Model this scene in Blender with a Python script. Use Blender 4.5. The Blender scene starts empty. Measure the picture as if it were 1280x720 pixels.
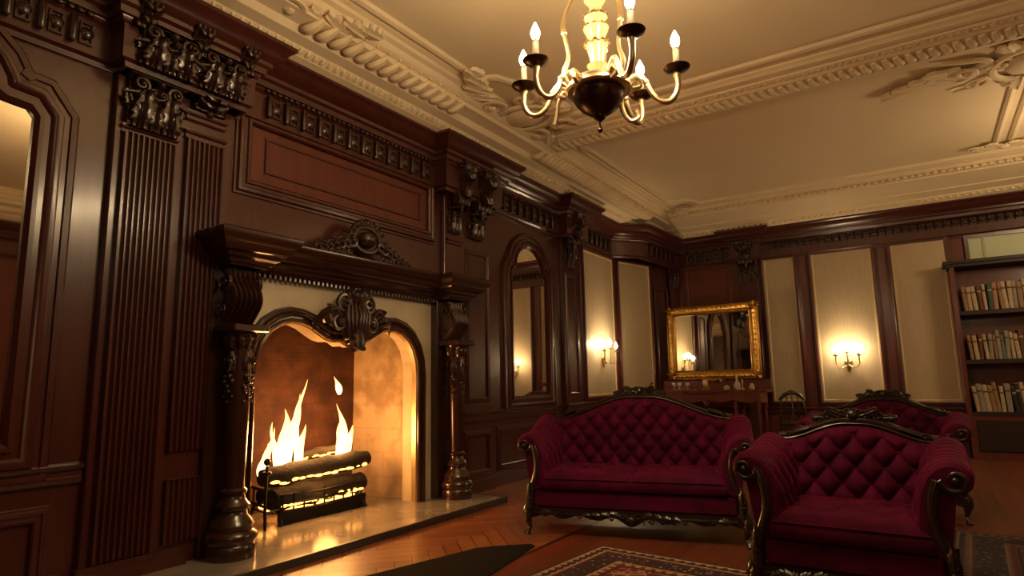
import bpy, math, random
from mathutils import Vector, Matrix
PI = math.pi
SC = bpy.context.scene
COL = SC.collection
rnd = random.Random(7)

# ------------------------------------------------------------------ camera, world, exposure
cam = bpy.data.cameras.new('camera'); cam.lens = 774.0 / 1280.0 * 36.0; cam.sensor_width = 36.0
cam.clip_end = 100
camo = bpy.data.objects.new('camera', cam); COL.objects.link(camo)
d1 = Vector((516, 108, 774)).normalized(); d3 = Vector((-95.5, -5090, 774)).normalized(); d2 = d1.cross(d3)
R3 = Matrix((d2, d1, d3))
cx, cy, cz = R3 @ Vector((1, 0, 0)), R3 @ Vector((0, -1, 0)), R3 @ Vector((0, 0, -1))
camo.matrix_world = Matrix(((cx.x, cy.x, cz.x, 0), (cx.y, cy.y, cz.y, 0), (cx.z, cy.z, cz.z, 1.1), (0, 0, 0, 1)))
SC.camera = camo
SC.view_settings.view_transform = 'Standard'; SC.view_settings.look = 'None'
SC.view_settings.gamma = 1.0; SC.view_settings.use_curve_mapping = False
SC.view_settings.exposure = 0.12
W = bpy.data.worlds.new('world'); SC.world = W; W.use_nodes = True
W.node_tree.nodes['Background'].inputs[0].default_value = (0.02, 0.012, 0.008, 1)
W.node_tree.nodes['Background'].inputs[1].default_value = 0.5
P_CHAND, P_SCONCE, P_FIRE = 68.0, 27.0, 44.0
WARM = (1.0, 0.71, 0.39); FIREC = (1.0, 0.43, 0.11)

def lamp(name, loc, power, color, radius, parent=None):
    l = bpy.data.lights.new(name, 'POINT'); l.energy = power; l.color = color; l.shadow_soft_size = radius
    o = bpy.data.objects.new(name, l); COL.objects.link(o); o.location = loc
    if parent: o.parent = parent
    return o

# ------------------------------------------------------------------ materials
def mat(name, color, rough=.5, metal=0, noise=None, bump=0, bscale=30, coat=0, sheen=0, sheencol=None, emit=None, estr=0, spec=.5, trans=0):
    m = bpy.data.materials.new(name); m.use_nodes = True
    nt = m.node_tree; b = nt.nodes['Principled BSDF']
    b.inputs['Base Color'].default_value = (*color, 1); b.inputs['Roughness'].default_value = rough
    b.inputs['Metallic'].default_value = metal; b.inputs['Coat Weight'].default_value = coat
    b.inputs['Coat Roughness'].default_value = .18
    b.inputs['Specular IOR Level'].default_value = spec; b.inputs['Transmission Weight'].default_value = trans
    if sheen:
        b.inputs['Sheen Weight'].default_value = sheen; b.inputs['Sheen Roughness'].default_value = .35
        b.inputs['Sheen Tint'].default_value = (*(sheencol or color), 1)
    if emit:
        b.inputs['Emission Color'].default_value = (*emit, 1); b.inputs['Emission Strength'].default_value = estr
    if noise or bump:
        tc = nt.nodes.new('ShaderNodeTexCoord'); mp = nt.nodes.new('ShaderNodeMapping')
        nt.links.new(tc.outputs['Object'], mp.inputs[0])
        if noise:
            c2, sc, stretch = noise
            mp.inputs['Scale'].default_value = stretch
            n = nt.nodes.new('ShaderNodeTexNoise'); n.inputs['Scale'].default_value = sc; n.inputs['Detail'].default_value = 5
            nt.links.new(mp.outputs[0], n.inputs[0])
            r = nt.nodes.new('ShaderNodeMix'); r.data_type = 'RGBA'
            r.inputs[6].default_value = (*color, 1); r.inputs[7].default_value = (*c2, 1)
            cr = nt.nodes.new('ShaderNodeMapRange'); cr.inputs[1].default_value = .35; cr.inputs[2].default_value = .65
            nt.links.new(n.outputs[0], cr.inputs[0]); nt.links.new(cr.outputs[0], r.inputs[0])
            nt.links.new(r.outputs[2], b.inputs['Base Color'])
        if bump:
            n2 = nt.nodes.new('ShaderNodeTexNoise'); n2.inputs['Scale'].default_value = bscale; n2.inputs['Detail'].default_value = 3
            nt.links.new(tc.outputs['Object'], n2.inputs[0])
            bp = nt.nodes.new('ShaderNodeBump'); bp.inputs['Strength'].default_value = bump; bp.inputs['Distance'].default_value = .01
            nt.links.new(n2.outputs[0], bp.inputs['Height']); nt.links.new(bp.outputs[0], b.inputs['Normal'])
    return m
WOOD = mat('mahogany', (.074, .0165, .0125), .31, noise=((.054, .012, .009), 3, (6, 6, .6)), bump=.04, bscale=6, coat=.5, spec=.45)
WOODR = mat('red_mahogany', (.135, .026, .016), .34, noise=((.095, .019, .012), 3, (5, 5, .6)), bump=.03, bscale=6, coat=.3)
CARVE = mat('dark_carved_wood', (.034, .012, .008), .30, coat=.45, bump=.1, bscale=40)
MANTEL = mat('polished_mantel_wood', (.036, .012, .008), .22, coat=.6, bump=.05, bscale=10)
FRAMEW = mat('ebonised_frame_wood', (.022, .012, .007), .28, coat=.4)
PLASTER = mat('cream_plaster', (.84, .70, .47), .62, noise=((.79, .65, .43), 1.5, (1, 1, 1)), bump=.06, bscale=25)
CEILM = mat('cream_ceiling_paint', (.85, .71, .48), .55, noise=((.82, .68, .45), .8, (1, 1, 1)))
SILK = mat('cream_silk', (.52, .42, .28), .5, noise=((.46, .37, .24), 8, (6, 6, .4)), sheen=.2)
SILKEDGE = mat('cream_edge_bead', (.62, .46, .26), .45)
STONE = mat('cream_stone', (.58, .50, .36), .45, noise=((.48, .41, .29), 3, (1, 1, 1)), bump=.03)
HEARTH = mat('grey_marble', (.30, .26, .21), .16, noise=((.22, .19, .15), 5, (1, 1, 1)), coat=.3)
HEDGE = mat('dark_slate_edge', (.04, .03, .025), .35)
GOLD = mat('gilt', (.72, .42, .10), .32, 1, noise=((.50, .27, .06), 9, (1, 1, 1)), bump=.25, bscale=50)
BRASS = mat('aged_brass', (.62, .49, .29), .36, 1, bump=.05)
BRONZE = mat('dark_bronze', (.05, .02, .012), .28, .6)
CREAMW = mat('cream_turned_glass', (.42, .33, .17), .18, 0, coat=.7)
CANDLE = mat('candle_sleeve', (.16, .12, .07), .5)
MIRROR = mat('mirror_silver', (.80, .74, .64), .03, 1)
VELVET = mat('crimson_velvet', (.100, .0022, .029), .8, noise=((.052, .001, .015), 7, (1, 1, 1)), sheen=.35, sheencol=(.9, .08, .33), bump=.1, bscale=60, spec=.15)
IRON = mat('black_iron', (.012, .010, .009), .45, .7)
BULB = mat('flame_bulb', (1, .9, .7), .3, emit=(1.0, .80, .50), estr=28)
CABINET_DARK = mat('dark_cabinet_wood', (.018, .006, .005), .5)  # dark wood of the bookcase crown, shelves and doors
EMBER = mat('glowing_ember', (.6, .15, .02), .8, emit=(1.0, .38, .07), estr=6)
PALEGLASS = mat('pale_green_glass', (.55, .64, .46), .35, noise=((.46, .54, .38), 1.2, (1, 1, 1)), coat=.3)

def flame_mat():
    m = bpy.data.materials.new('flame'); m.use_nodes = True; nt = m.node_tree; nt.nodes.clear()
    out = nt.nodes.new('ShaderNodeOutputMaterial'); e = nt.nodes.new('ShaderNodeEmission'); t = nt.nodes.new('ShaderNodeBsdfTransparent')
    mx = nt.nodes.new('ShaderNodeMixShader'); lw = nt.nodes.new('ShaderNodeLayerWeight'); lw.inputs[0].default_value = .55
    tc = nt.nodes.new('ShaderNodeTexCoord'); sp = nt.nodes.new('ShaderNodeSeparateXYZ'); cr = nt.nodes.new('ShaderNodeValToRGB')
    nt.links.new(tc.outputs['Generated'], sp.inputs[0]); nt.links.new(sp.outputs[2], cr.inputs[0])
    cr.color_ramp.elements[0].color = (1, .55, .2, 1); cr.color_ramp.elements[1].color = (1, .36, .08, 1)
    cr.color_ramp.elements[1].position = .95
    e.inputs[1].default_value = 6
    nt.links.new(cr.outputs[0], e.inputs[0]); nt.links.new(lw.outputs['Facing'], mx.inputs[0])
    nt.links.new(e.outputs[0], mx.inputs[1]); nt.links.new(t.outputs[0], mx.inputs[2]); nt.links.new(mx.outputs[0], out.inputs[0])
    return m
FLAME = flame_mat()

def firebrick_mat(name, c1, c2, mortar, scale, soot):
    m = mat(name, c1, .85, bump=0); nt = m.node_tree; b = nt.nodes['Principled BSDF']
    tc = nt.nodes.new('ShaderNodeTexCoord'); mp = nt.nodes.new('ShaderNodeMapping'); mp.inputs['Rotation'].default_value = (0, PI/2, 0) if False else (0, 0, 0)
    sp = nt.nodes.new('ShaderNodeSeparateXYZ'); cb = nt.nodes.new('ShaderNodeCombineXYZ')
    ad = nt.nodes.new('ShaderNodeMath'); ad.operation = 'ADD'
    nt.links.new(tc.outputs['Object'], sp.inputs[0]); nt.links.new(sp.outputs[0], ad.inputs[0]); nt.links.new(sp.outputs[1], ad.inputs[1])
    nt.links.new(ad.outputs[0], cb.inputs[0]); nt.links.new(sp.outputs[2], cb.inputs[1])
    br = nt.nodes.new('ShaderNodeTexBrick'); br.inputs['Scale'].default_value = scale
    br.inputs['Color1'].default_value = (*c1, 1); br.inputs['Color2'].default_value = (*c2, 1); br.inputs['Mortar'].default_value = (*mortar, 1)
    br.inputs['Mortar Size'].default_value = .012; nt.links.new(cb.outputs[0], br.inputs[0])
    n = nt.nodes.new('ShaderNodeTexNoise'); n.inputs['Scale'].default_value = 5; n.inputs['Detail'].default_value = 8
    nt.links.new(tc.outputs['Object'], n.inputs[0])
    mr = nt.nodes.new('ShaderNodeMapRange'); mr.inputs[1].default_value = .42; mr.inputs[2].default_value = .62; mr.inputs[3].default_value = 0; mr.inputs[4].default_value = soot
    nt.links.new(n.outputs[0], mr.inputs[0])
    mx = nt.nodes.new('ShaderNodeMix'); mx.data_type = 'RGBA'; mx.inputs[7].default_value = (c1[0]*.35, c1[1]*.25, c1[2]*.2, 1)
    nt.links.new(mr.outputs[0], mx.inputs[0]); nt.links.new(br.outputs[0], mx.inputs[6]); nt.links.new(mx.outputs[2], b.inputs['Base Color'])
    bp = nt.nodes.new('ShaderNodeBump'); bp.inputs['Distance'].default_value = .02; bp.inputs['Strength'].default_value = .5
    nt.links.new(n.outputs[0], bp.inputs['Height']); nt.links.new(bp.outputs[0], b.inputs['Normal'])
    return m
FBACK = firebrick_mat('sooty_firebrick', (.10, .035, .018), (.08, .027, .014), (.06, .024, .014), 3.2, .8)
FSIDE = firebrick_mat('pale_firebrick', (.56, .42, .27), (.55, .41, .26), (.52, .38, .235), 1.1, .55)

def attr_mat(name, rough, coat, grain=True, base=None):
    m = mat(name, (1, 1, 1), rough, coat=coat); nt = m.node_tree; b = nt.nodes['Principled BSDF']
    a = nt.nodes.new('ShaderNodeAttribute'); a.attribute_name = 'plank'
    n = nt.nodes.new('ShaderNodeTexNoise'); n.inputs['Scale'].default_value = 14; n.inputs['Detail'].default_value = 5
    tc = nt.nodes.new('ShaderNodeTexCoord'); nt.links.new(tc.outputs['Object'], n.inputs[0])
    mr = nt.nodes.new('ShaderNodeMapRange'); mr.inputs[1].default_value = .3; mr.inputs[2].default_value = .7; mr.inputs[3].default_value = .78; mr.inputs[4].default_value = 1.12
    nt.links.new(n.outputs[0], mr.inputs[0])
    vm = nt.nodes.new('ShaderNodeVectorMath'); vm.operation = 'SCALE'
    nt.links.new(a.outputs['Color'], vm.inputs[0]); nt.links.new(mr.outputs[0], vm.inputs['Scale']); nt.links.new(vm.outputs[0], b.inputs['Base Color'])
    mr2 = nt.nodes.new('ShaderNodeMapRange'); mr2.inputs[3].default_value = rough*.8; mr2.inputs[4].default_value = rough*1.3
    nt.links.new(n.outputs[0], mr2.inputs[0]); nt.links.new(mr2.outputs[0], b.inputs['Roughness'])
    return m
PARQ = attr_mat('parquet_planks', .40, .12)

def rug_mat(name, hx, hy, red, navy, cream, scale):
    """bands by distance to the rug's edge, motifs by voronoi/wave; object coordinates centred on the rug"""
    m = mat(name, red, .95); nt = m.node_tree; b = nt.nodes['Principled BSDF']; N = nt.nodes; Lk = nt.links
    tc = N.new('ShaderNodeTexCoord'); sp = N.new('ShaderNodeSeparateXYZ'); Lk.new(tc.outputs['Object'], sp.inputs[0])
    def M(op, a, b_=None):
        n = N.new('ShaderNodeMath'); n.operation = op
        for i, v in enumerate((a, b_)):
            if v is None: continue
            if isinstance(v, (int, float)): n.inputs[i].default_value = v
            else: Lk.new(v, n.inputs[i])
        return n.outputs[0]
    dx = M('SUBTRACT', hx, M('ABSOLUTE', sp.outputs[0])); dy = M('SUBTRACT', hy, M('ABSOLUTE', sp.outputs[1]))
    d = M('MINIMUM', dx, dy)
    def band(a, c): return M('MULTIPLY', M('GREATER_THAN', d, a), M('LESS_THAN', d, c))
    ax = M('ABSOLUTE', sp.outputs[0])
    cb = N.new('ShaderNodeCombineXYZ'); Lk.new(ax, cb.inputs[0]); Lk.new(M('ABSOLUTE', sp.outputs[1]), cb.inputs[1])
    vo = N.new('ShaderNodeTexVoronoi'); vo.inputs['Scale'].default_value = scale; vo.feature = 'DISTANCE_TO_EDGE'; Lk.new(cb.outputs[0], vo.inputs[0])
    vo2 = N.new('ShaderNodeTexVoronoi'); vo2.inputs['Scale'].default_value = scale*1.9; vo2.distance = 'MANHATTAN'; Lk.new(cb.outputs[0], vo2.inputs[0])
    s1 = M('SINE', M('MULTIPLY', M('ADD', sp.outputs[0], sp.outputs[1]), 48)); s2 = M('SINE', M('MULTIPLY', M('SUBTRACT', sp.outputs[0], sp.outputs[1]), 48))
    lat = M('GREATER_THAN', M('MULTIPLY', s1, s2), .25)
    def mix(f, A, B):
        n = N.new('ShaderNodeMix'); n.data_type = 'RGBA'; Lk.new(f, n.inputs[0])
        for i, v in ((6, A), (7, B)):
            if isinstance(v, tuple): n.inputs[i].default_value = (*v, 1)
            else: Lk.new(v, n.inputs[i])
        return n.outputs[2]
    field = mix(M('LESS_THAN', vo.outputs[0], .055), red, cream)
    field = mix(M('LESS_THAN', vo2.outputs[0], .30), field, navy)
    field = mix(M('LESS_THAN', vo2.outputs[0], .13), field, cream)
    bd = mix(lat, navy, cream); bd2 = mix(M('LESS_THAN', vo2.outputs[0], .33), navy, cream)
    c = mix(band(0, .02), field, navy); c = mix(band(.02, .035), c, cream); c = mix(band(.035, .09), c, bd)
    c = mix(band(.09, .105), c, cream); c = mix(band(.105, .12), c, red); c = mix(band(.12, .27), c, bd2)
    c = mix(band(.27, .285), c, cream); c = mix(band(.285, .33), c, mix(lat, red, cream)); c = mix(band(.33, .345), c, navy)
    Lk.new(c, b.inputs['Base Color'])
    return m

# ------------------------------------------------------------------ mesh builder
def frame_m(o, u, v, w):
    u, v, w = Vector(u), Vector(v), Vector(w)
    return Matrix(((u.x, v.x, w.x, o[0]), (u.y, v.y, w.y, o[1]), (u.z, v.z, w.z, o[2]), (0, 0, 0, 1)))
I4 = Matrix.Identity(4)
def T(x, y, z): return Matrix.Translation((x, y, z))
def RZ(a): return Matrix.Rotation(a, 4, 'Z')
def S3(x, y, z): return Matrix.Diagonal((x, y, z, 1))

def crv(pts, k=4):
    P = [Vector(p) for p in pts]; out = []; n = len(P)
    for i in range(n-1):
        a, b, c, d = P[max(i-1, 0)], P[i], P[i+1], P[min(i+2, n-1)]
        for q in range(k):
            f = q/k; out.append(.5*((2*b)+(c-a)*f+(2*a-5*b+4*c-d)*f*f+(3*b-a-3*c+d)*f**3))
    return out+[P[-1]]
def ramp(rs, k=4): return [v[0] for v in crv([(r_, 0, 0) for r_ in rs], k)]

class MB:
    def __init__(s): s.v = []; s.f = []; s.c = None
    def add(s, vs, fs, M=I4):
        n = len(s.v); s.v += [tuple(M @ Vector(p)) for p in vs]; s.f += [tuple(i+n for i in f) for f in fs]; return s
    def box(s, x0, x1, y0, y1, z0, z1, M=I4):
        return s.add([(x0,y0,z0),(x1,y0,z0),(x1,y1,z0),(x0,y1,z0),(x0,y0,z1),(x1,y0,z1),(x1,y1,z1),(x0,y1,z1)],
            [(0,3,2,1),(4,5,6,7),(0,1,5,4),(1,2,6,5),(2,3,7,6),(3,0,4,7)], M)
    def bbox(s, x0, x1, y0, y1, z0, z1, b=.01, M=I4):
        """box with chamfered vertical and top edges"""
        def ring(i, z): return [(x0+i+b,y0+i,z),(x1-i-b,y0+i,z),(x1-i,y0+i+b,z),(x1-i,y1-i-b,z),(x1-i-b,y1-i,z),(x0+i+b,y1-i,z),(x0+i,y1-i-b,z),(x0+i,y0+i+b,z)]
        rs = [ring(b, z0), ring(0, z0+b), ring(0, z1-b), ring(b, z1)]
        vs = sum(rs, []); fs = [tuple(reversed(range(8))), tuple(range(24, 32))]
        for k in range(3):
            for i in range(8): j = (i+1) % 8; fs.append((k*8+i, k*8+j, k*8+8+j, k*8+8+i))
        return s.add(vs, fs, M)
    def grid(s, fn, nu, nv, M=I4, cu=False, cv=False, flip=False):
        vs = [fn(i/(nu if cu else nu-1), j/(nv if cv else nv-1)) for i in range(nu) for j in range(nv)]
        fs = []
        for i in range(nu if cu else nu-1):
            for j in range(nv if cv else nv-1):
                a, b = i*nv+j, ((i+1) % nu)*nv+j; c, d = ((i+1) % nu)*nv+(j+1) % nv, i*nv+(j+1) % nv
                fs.append((a, d, c, b) if flip else (a, b, c, d))
        return s.add(vs, fs, M)
    def lathe(s, prof, n=16, M=I4):
        """prof: (r, z) from bottom to top"""
        k = len(prof); vs = []; fs = []
        for i in range(n):
            a = 2*PI*i/n
            for r, z in prof: vs.append((r*math.cos(a), r*math.sin(a), z))
        for i in range(n):
            j = (i+1) % n
            for q in range(k-1): fs.append((i*k+q, j*k+q, j*k+q+1, i*k+q+1))
        fs.append(tuple(i*k for i in reversed(range(n)))); fs.append(tuple(i*k+k-1 for i in range(n)))
        return s.add(vs, fs, M)
    def tube(s, pts, rad, n=8, M=I4, flat=1.0, up=(0, 0, 1)):
        pts = [Vector(p) for p in pts]; k = len(pts); vs = []; fs = []; up = Vector(up); prev = None
        for i, p in enumerate(pts):
            t = (pts[min(i+1, k-1)] - pts[max(i-1, 0)]).normalized()
            a = t.cross(up)
            if a.length < 1e-3: a = prev if prev else t.orthogonal()
            a = (a - t*a.dot(t)).normalized()
            if prev and a.dot(prev) < 0: a = -a
            prev = a; b = t.cross(a)
            r = rad[i] if isinstance(rad, (list, tuple)) else rad
            for q in range(n):
                h = 2*PI*q/n; vs.append(tuple(p + a*(r*math.cos(h)) + b*(r*flat*math.sin(h))))
        for i in range(k-1):
            for q in range(n):
                r = (q+1) % n; fs.append((i*n+q, i*n+r, i*n+n+r, i*n+n+q))
        fs.append(tuple(reversed(range(n)))); fs.append(tuple((k-1)*n+q for q in range(n)))
        return s.add(vs, fs, M)
    def egg(s, c, r, M=I4, nu=8, nv=6):
        r = (r, r, r) if not isinstance(r, (tuple, list)) else r
        vs = [(c[0], c[1], c[2]-r[2])]; fs = []
        for j in range(1, nv):
            th = -PI/2 + PI*j/nv
            for i in range(nu):
                a = 2*PI*i/nu; vs.append((c[0]+r[0]*math.cos(th)*math.cos(a), c[1]+r[1]*math.cos(th)*math.sin(a), c[2]+r[2]*math.sin(th)))
        vs.append((c[0], c[1], c[2]+r[2])); e = len(vs)-1
        for i in range(nu):
            k = (i+1) % nu; fs.append((0, 1+k, 1+i)); fs.append((e, e-nu+i, e-nu+k))
            for j in range(nv-2): fs.append((1+j*nu+i, 1+j*nu+k, 1+(j+1)*nu+k, 1+(j+1)*nu+i))
        return s.add(vs, fs, M)
    def sweep(s, path, prof, closed=False, M=I4, caps=True):
        """profile (offset to the right of travel, height) along a mitred 2D path"""
        n = len(path); P = [Vector((p[0], p[1])) for p in path]; vs = []; fs = []; k = len(prof)
        for i in range(n):
            if closed: a, b = P[(i-1) % n], P[(i+1) % n]
            else: a, b = (P[i-1] if i else None), (P[i+1] if i < n-1 else None)
            d0 = (P[i]-a).normalized() if a is not None else None; dd = (b-P[i]).normalized() if b is not None else None
            if d0 is None: d0 = dd
            if dd is None: dd = d0
            n0 = Vector((d0.y, -d0.x)); n1 = Vector((dd.y, -dd.x)); m = (n0+n1); L = m.length_squared
            m = m*(2/L) if L > .15 else n0
            for o, h in prof: vs.append((P[i].x+m.x*o, P[i].y+m.y*o, h))
        for i in range(n if closed else n-1):
            j = (i+1) % n
            for q in range(k-1): fs.append((i*k+q, i*k+q+1, j*k+q+1, j*k+q))
        if not closed and caps:
            fs.append(tuple(range(k))); fs.append(tuple((n-1)*k+q for q in reversed(range(k))))
        return s.add(vs, fs, M)
    def prism(s, poly, z0, z1, M=I4):
        n = len(poly); vs = [(p[0], p[1], z0) for p in poly] + [(p[0], p[1], z1) for p in poly]
        fs = [tuple(reversed(range(n))), tuple(range(n, 2*n))] + [(i, (i+1) % n, n+(i+1) % n, n+i) for i in range(n)]
        return s.add(vs, fs, M)
    # carving elements, in a local frame: u right, v up, w out
    def leaf(s, L, wd, M=I4, bow=.3, curl=.35, lobes=4, ns=15, nt=9):
        def fn(a, b):
            t = b*2-1; wv = wd*math.sin(PI*min(1, a*.84+.14))**.8*(1+.20*math.cos(2*PI*lobes*a))
            if a > .98: wv *= .3
            v = L*(a if a < .8 else .8+(a-.8)*.3); w = bow*wd*math.sin(PI*min(a, 1)*.9)+(curl*wd*((a-.6)/.4)**2 if a > .6 else 0)
            w += .16*wd*math.cos(t*3*PI)*(1-abs(t))+.30*wd*(1-t*t); w *= 1.0
            if abs(t) > .99: w -= .35*wd
            return (t*wv, v-.12*wd*abs(t)*math.cos(2*PI*lobes*a), w)
        return s.grid(fn, ns, nt, M)
    def spiral(s, R, turns=1.4, th=.25, M=I4, a0=0, sgn=1, tail=0, n=22, lift=.5):
        pts = []; rad = []
        if tail:
            for q in range(5):
                f = q/5; p = Vector((math.cos(a0), math.sin(a0), 0))*R + Vector((math.sin(a0), -math.cos(a0), 0))*sgn*tail*(1-f)**1.2*R
                p += Vector((math.cos(a0), math.sin(a0), 0))*(.25*tail*R*(1-f)**2); pts.append(p); rad.append(th*R*(.35+.65*f))
        for q in range(n+1):
            f = q/n; r = R*(1-f*.82); a = a0+sgn*2*PI*turns*f
            pts.append(Vector((r*math.cos(a), r*math.sin(a), lift*R*f))); rad.append(th*R*(1-.55*f))
        s.tube(pts, rad, 6, M, up=(0, 0, 1)); s.egg((0, 0, lift*R), th*R*1.1, M, 6, 5)
        return s
    def build(s, name, m, parent=None, smooth=40, colors=None):
        me = bpy.data.meshes.new(name); me.from_pydata(s.v, [], s.f); me.materials.append(m)
        if smooth:
            me.polygons.foreach_set('use_smooth', [True]*len(me.polygons)); me.set_sharp_from_angle(angle=math.radians(smooth))
        me.validate(); me.update()
        if colors:
            at = me.color_attributes.new('plank', 'FLOAT_COLOR', 'CORNER'); i = 0
            for p in me.polygons:
                for _ in p.loop_indices: at.data[i].color = (*colors[p.index], 1); i += 1
        o = bpy.data.objects.new(name, me); COL.objects.link(o)
        if parent: o.parent = parent
        return o
def tag(o, label=None, cat=None, group=None, kind=None):
    if label: o['label'] = label
    if cat: o['category'] = cat
    if group: o['group'] = group
    if kind: o['kind'] = kind
    return o
def thing(name, label, cat, loc=(0, 0, 0), rz=0, group=None):
    o = bpy.data.objects.new(name, None); COL.objects.link(o); o.location = loc; o.rotation_euler = (0, 0, rz); o.empty_display_size = .1
    return tag(o, label, cat, group)
def copy_tree(o, parent=None):
    c = o.copy(); COL.objects.link(c)
    if parent: c.parent = parent
    for ch in list(o.children): copy_tree(ch, c)
    return c
def struct(mb, name, m, parent=None, **k):
    o = mb.build(name, m, parent, **k)
    if not parent: o['kind'] = 'structure'
    return o
def jit(a): return rnd.uniform(-a, a)

# ================================================================== SETTING
WX = -3.95; FY = 10.65; RX = 3.0; BY = -2.5; CZ = 3.82
ML = frame_m((WX, 0, 0), (0, 1, 0), (0, 0, 1), (1, 0, 0))       # left wall frame: u = y, v = z, w = out
MF = frame_m((0, FY, 0), (1, 0, 0), (0, 0, 1), (0, -1, 0))      # far wall frame
ca = Vector((WX, 8.98, 0)); cb_ = Vector((-3.5, FY, 0)); cu_ = (cb_-ca).normalized()
MC = frame_m(ca, cu_, (0, 0, 1), (cu_.y, -cu_.x, 0)); CL = (cb_-ca).length

# floor ----------------------------------------------------------
def make_floor():
    mb = MB(); cols = []
    def quad(p, c, z=0.0):
        mb.add([(x, y, z) for x, y in p], [tuple(range(len(p)))]); cols.append(c)
    quad([(-4.05, BY-.1), (RX+.1, BY-.1), (RX+.1, FY+.1), (-4.05, FY+.1)], (.012, .005, .003), -.006)
    xb = -2.28
    def clip(poly, xm, side):
        out = []
        for i in range(len(poly)):
            a, b = poly[i], poly[(i+1) % len(poly)]; ia = (a[0] <= xm) if side else (a[0] >= xm); ib = (b[0] <= xm) if side else (b[0] >= xm)
            if ia: out.append(a)
            if ia != ib: t = (xm-a[0])/(b[0]-a[0]); out.append((xm, a[1]+t*(b[1]-a[1])))
        return out
    w, L = .11, .55; g = .0025; c45 = math.sqrt(.5)
    for i in range(-60, 90):
        for j in range(-14, 20):
            for k in (0, 1):
                # herringbone lattice in rotated frame
                ox, oy = i*w, i*w; ox += j*L*1.0; oy -= j*L*1.0
                if k == 0: r = (ox, oy, ox+L, oy+w)
                else: r = (ox+L-0*w, oy-L+w, ox+L+w, oy+w)
                q = [(r[0]+g, r[1]+g), (r[2]-g, r[1]+g), (r[2]-g, r[3]-g), (r[0]+g, r[3]-g)]
                q = [((a-b)*c45-3.2, (a+b)*c45+3.0) for a, b in q]
                if max(p[0] for p in q) < -4.05 or min(p[0] for p in q) > xb or max(p[1] for p in q) < BY or min(p[1] for p in q) > FY: continue
                q = clip(clip(q, xb, True), -4.05, False)
                if len(q) < 3: continue
                t = rnd.uniform(.72, 1.2); cc = (.27*t, .085*t*rnd.uniform(.9, 1.1), .028*t); quad(q, cc)
    quad([(xb, BY), (xb+.03, BY), (xb+.03, FY), (xb, FY)], (.05, .014, .008), .0005)
    for q in range(24):
        y = BY+q*.56; quad([(xb+.033, y), (xb+.17, y), (xb+.17, y+.557), (xb+.033, y+.557)], (.17*rnd.uniform(.85, 1.1), .035, .015))
    x = xb+.173
    while x < RX:
        y = BY-rnd.uniform(0, 1.2)
        while y < FY:
            l = rnd.uniform(1.0, 1.9); t = rnd.uniform(.8, 1.15)
            quad([(x, max(y, BY)), (x+.117, max(y, BY)), (x+.117, min(y+l, FY)), (x, min(y+l, FY))], (.16*t, .042*t, .017*t)) if y+l > BY else None
            y += l+.003
        x += .12
    return struct(mb, 'floor', PARQ, smooth=0, colors=cols)
make_floor()
# under-slab keeps the room closed
# ceiling ---------------------------------------------------------
ceiling = struct(MB().box(-4.1, RX+.1, BY-.1, FY+.1, CZ, CZ+.1), 'ceiling', CEILM, smooth=0)
PATH_ST = [(WX, BY), (WX, 8.95), (-3.60, 9.2), (-3.5, FY), (RX, FY), (RX, BY)]
def plaster_cornice():
    mb = MB()
    prof = [(.0, 3.50), (.27, 3.50), (.29, 3.515), (.305, 3.515), (.325, 3.535), (.36, 3.55), (.37, 3.565), (.46, 3.585), (.47, 3.60), (.49, 3.635), (.60, 3.655),
            (.62, 3.655), (.63, 3.69), (.67, 3.70), (.685, 3.715), (.70, 3.75), (.74, 3.765), (.75, 3.79), (.785, 3.80), (.79, 3.825)]
    mb.sweep([(WX, BY), (WX, FY)], prof, M=I4)
    mb.sweep([(RX, FY), (RX, BY)], prof); mb.sweep([(RX, BY), (WX, BY)], prof)
    pf = [(.0, 3.50), (.27, 3.50), (.29, 3.515), (.31, 3.515), (.33, 3.535), (.37, 3.545), (.38, 3.565), (.55, 3.60), (.56, 3.615), (.90, 3.70), (.91, 3.72), (.98, 3.725),
          (.985, 3.745), (1.03, 3.75), (1.05, 3.78), (1.09, 3.79), (1.10, 3.825)]
    mb.sweep([(WX, FY), (RX, FY)], pf)
    y = .6
    while y < 9.3:       # tongues on the left wall
        M = frame_m((WX+.335, y, 3.545), (0, 1, 0), (.8, 0, .25), (.2, 0, -1)); mb.egg((0, 0, 0), (.022, .046, .024), M, 6, 4); y += .068
    y = .4
    while y < 9.2:       # claw leaves
        if not (1.75 < y < 2.55 or 4.3 < y < 5.75):
            n = 7; pts = []; rad = []
            for q in range(n):
                f = q/(n-1); pts.append((WX+.475+.15*f, y-.03+.07*f*f, 3.615-.035*math.sin(PI*f)+.055*f)); rad.append((.030+.022*math.sin(PI*f)) if q else .018)
            mb.tube(pts, rad, 7, flat=.7); mb.egg((WX+.485, y-.03, 3.60), .013, I4, 6, 4)
            mb.egg((WX+.66, y+.03, 3.688), .013, I4, 6, 4)
        y += .125 if y < 5.8 else .085
    x = -3.2
    while x < 2.7:       # beads on the far wall
        mb.egg((x, FY-.345, 3.528), (.026, .024, .022), I4, 7, 5)
        mb.egg((x, FY-1.0, 3.728), (.028, .026, .026), I4, 7, 5); mb.egg((x+.043, FY-.96, 3.724), (.018, .022, .018), I4, 6, 4); x += .085
    return struct(mb, 'trim_1', PLASTER)
plaster_cornice()
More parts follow.
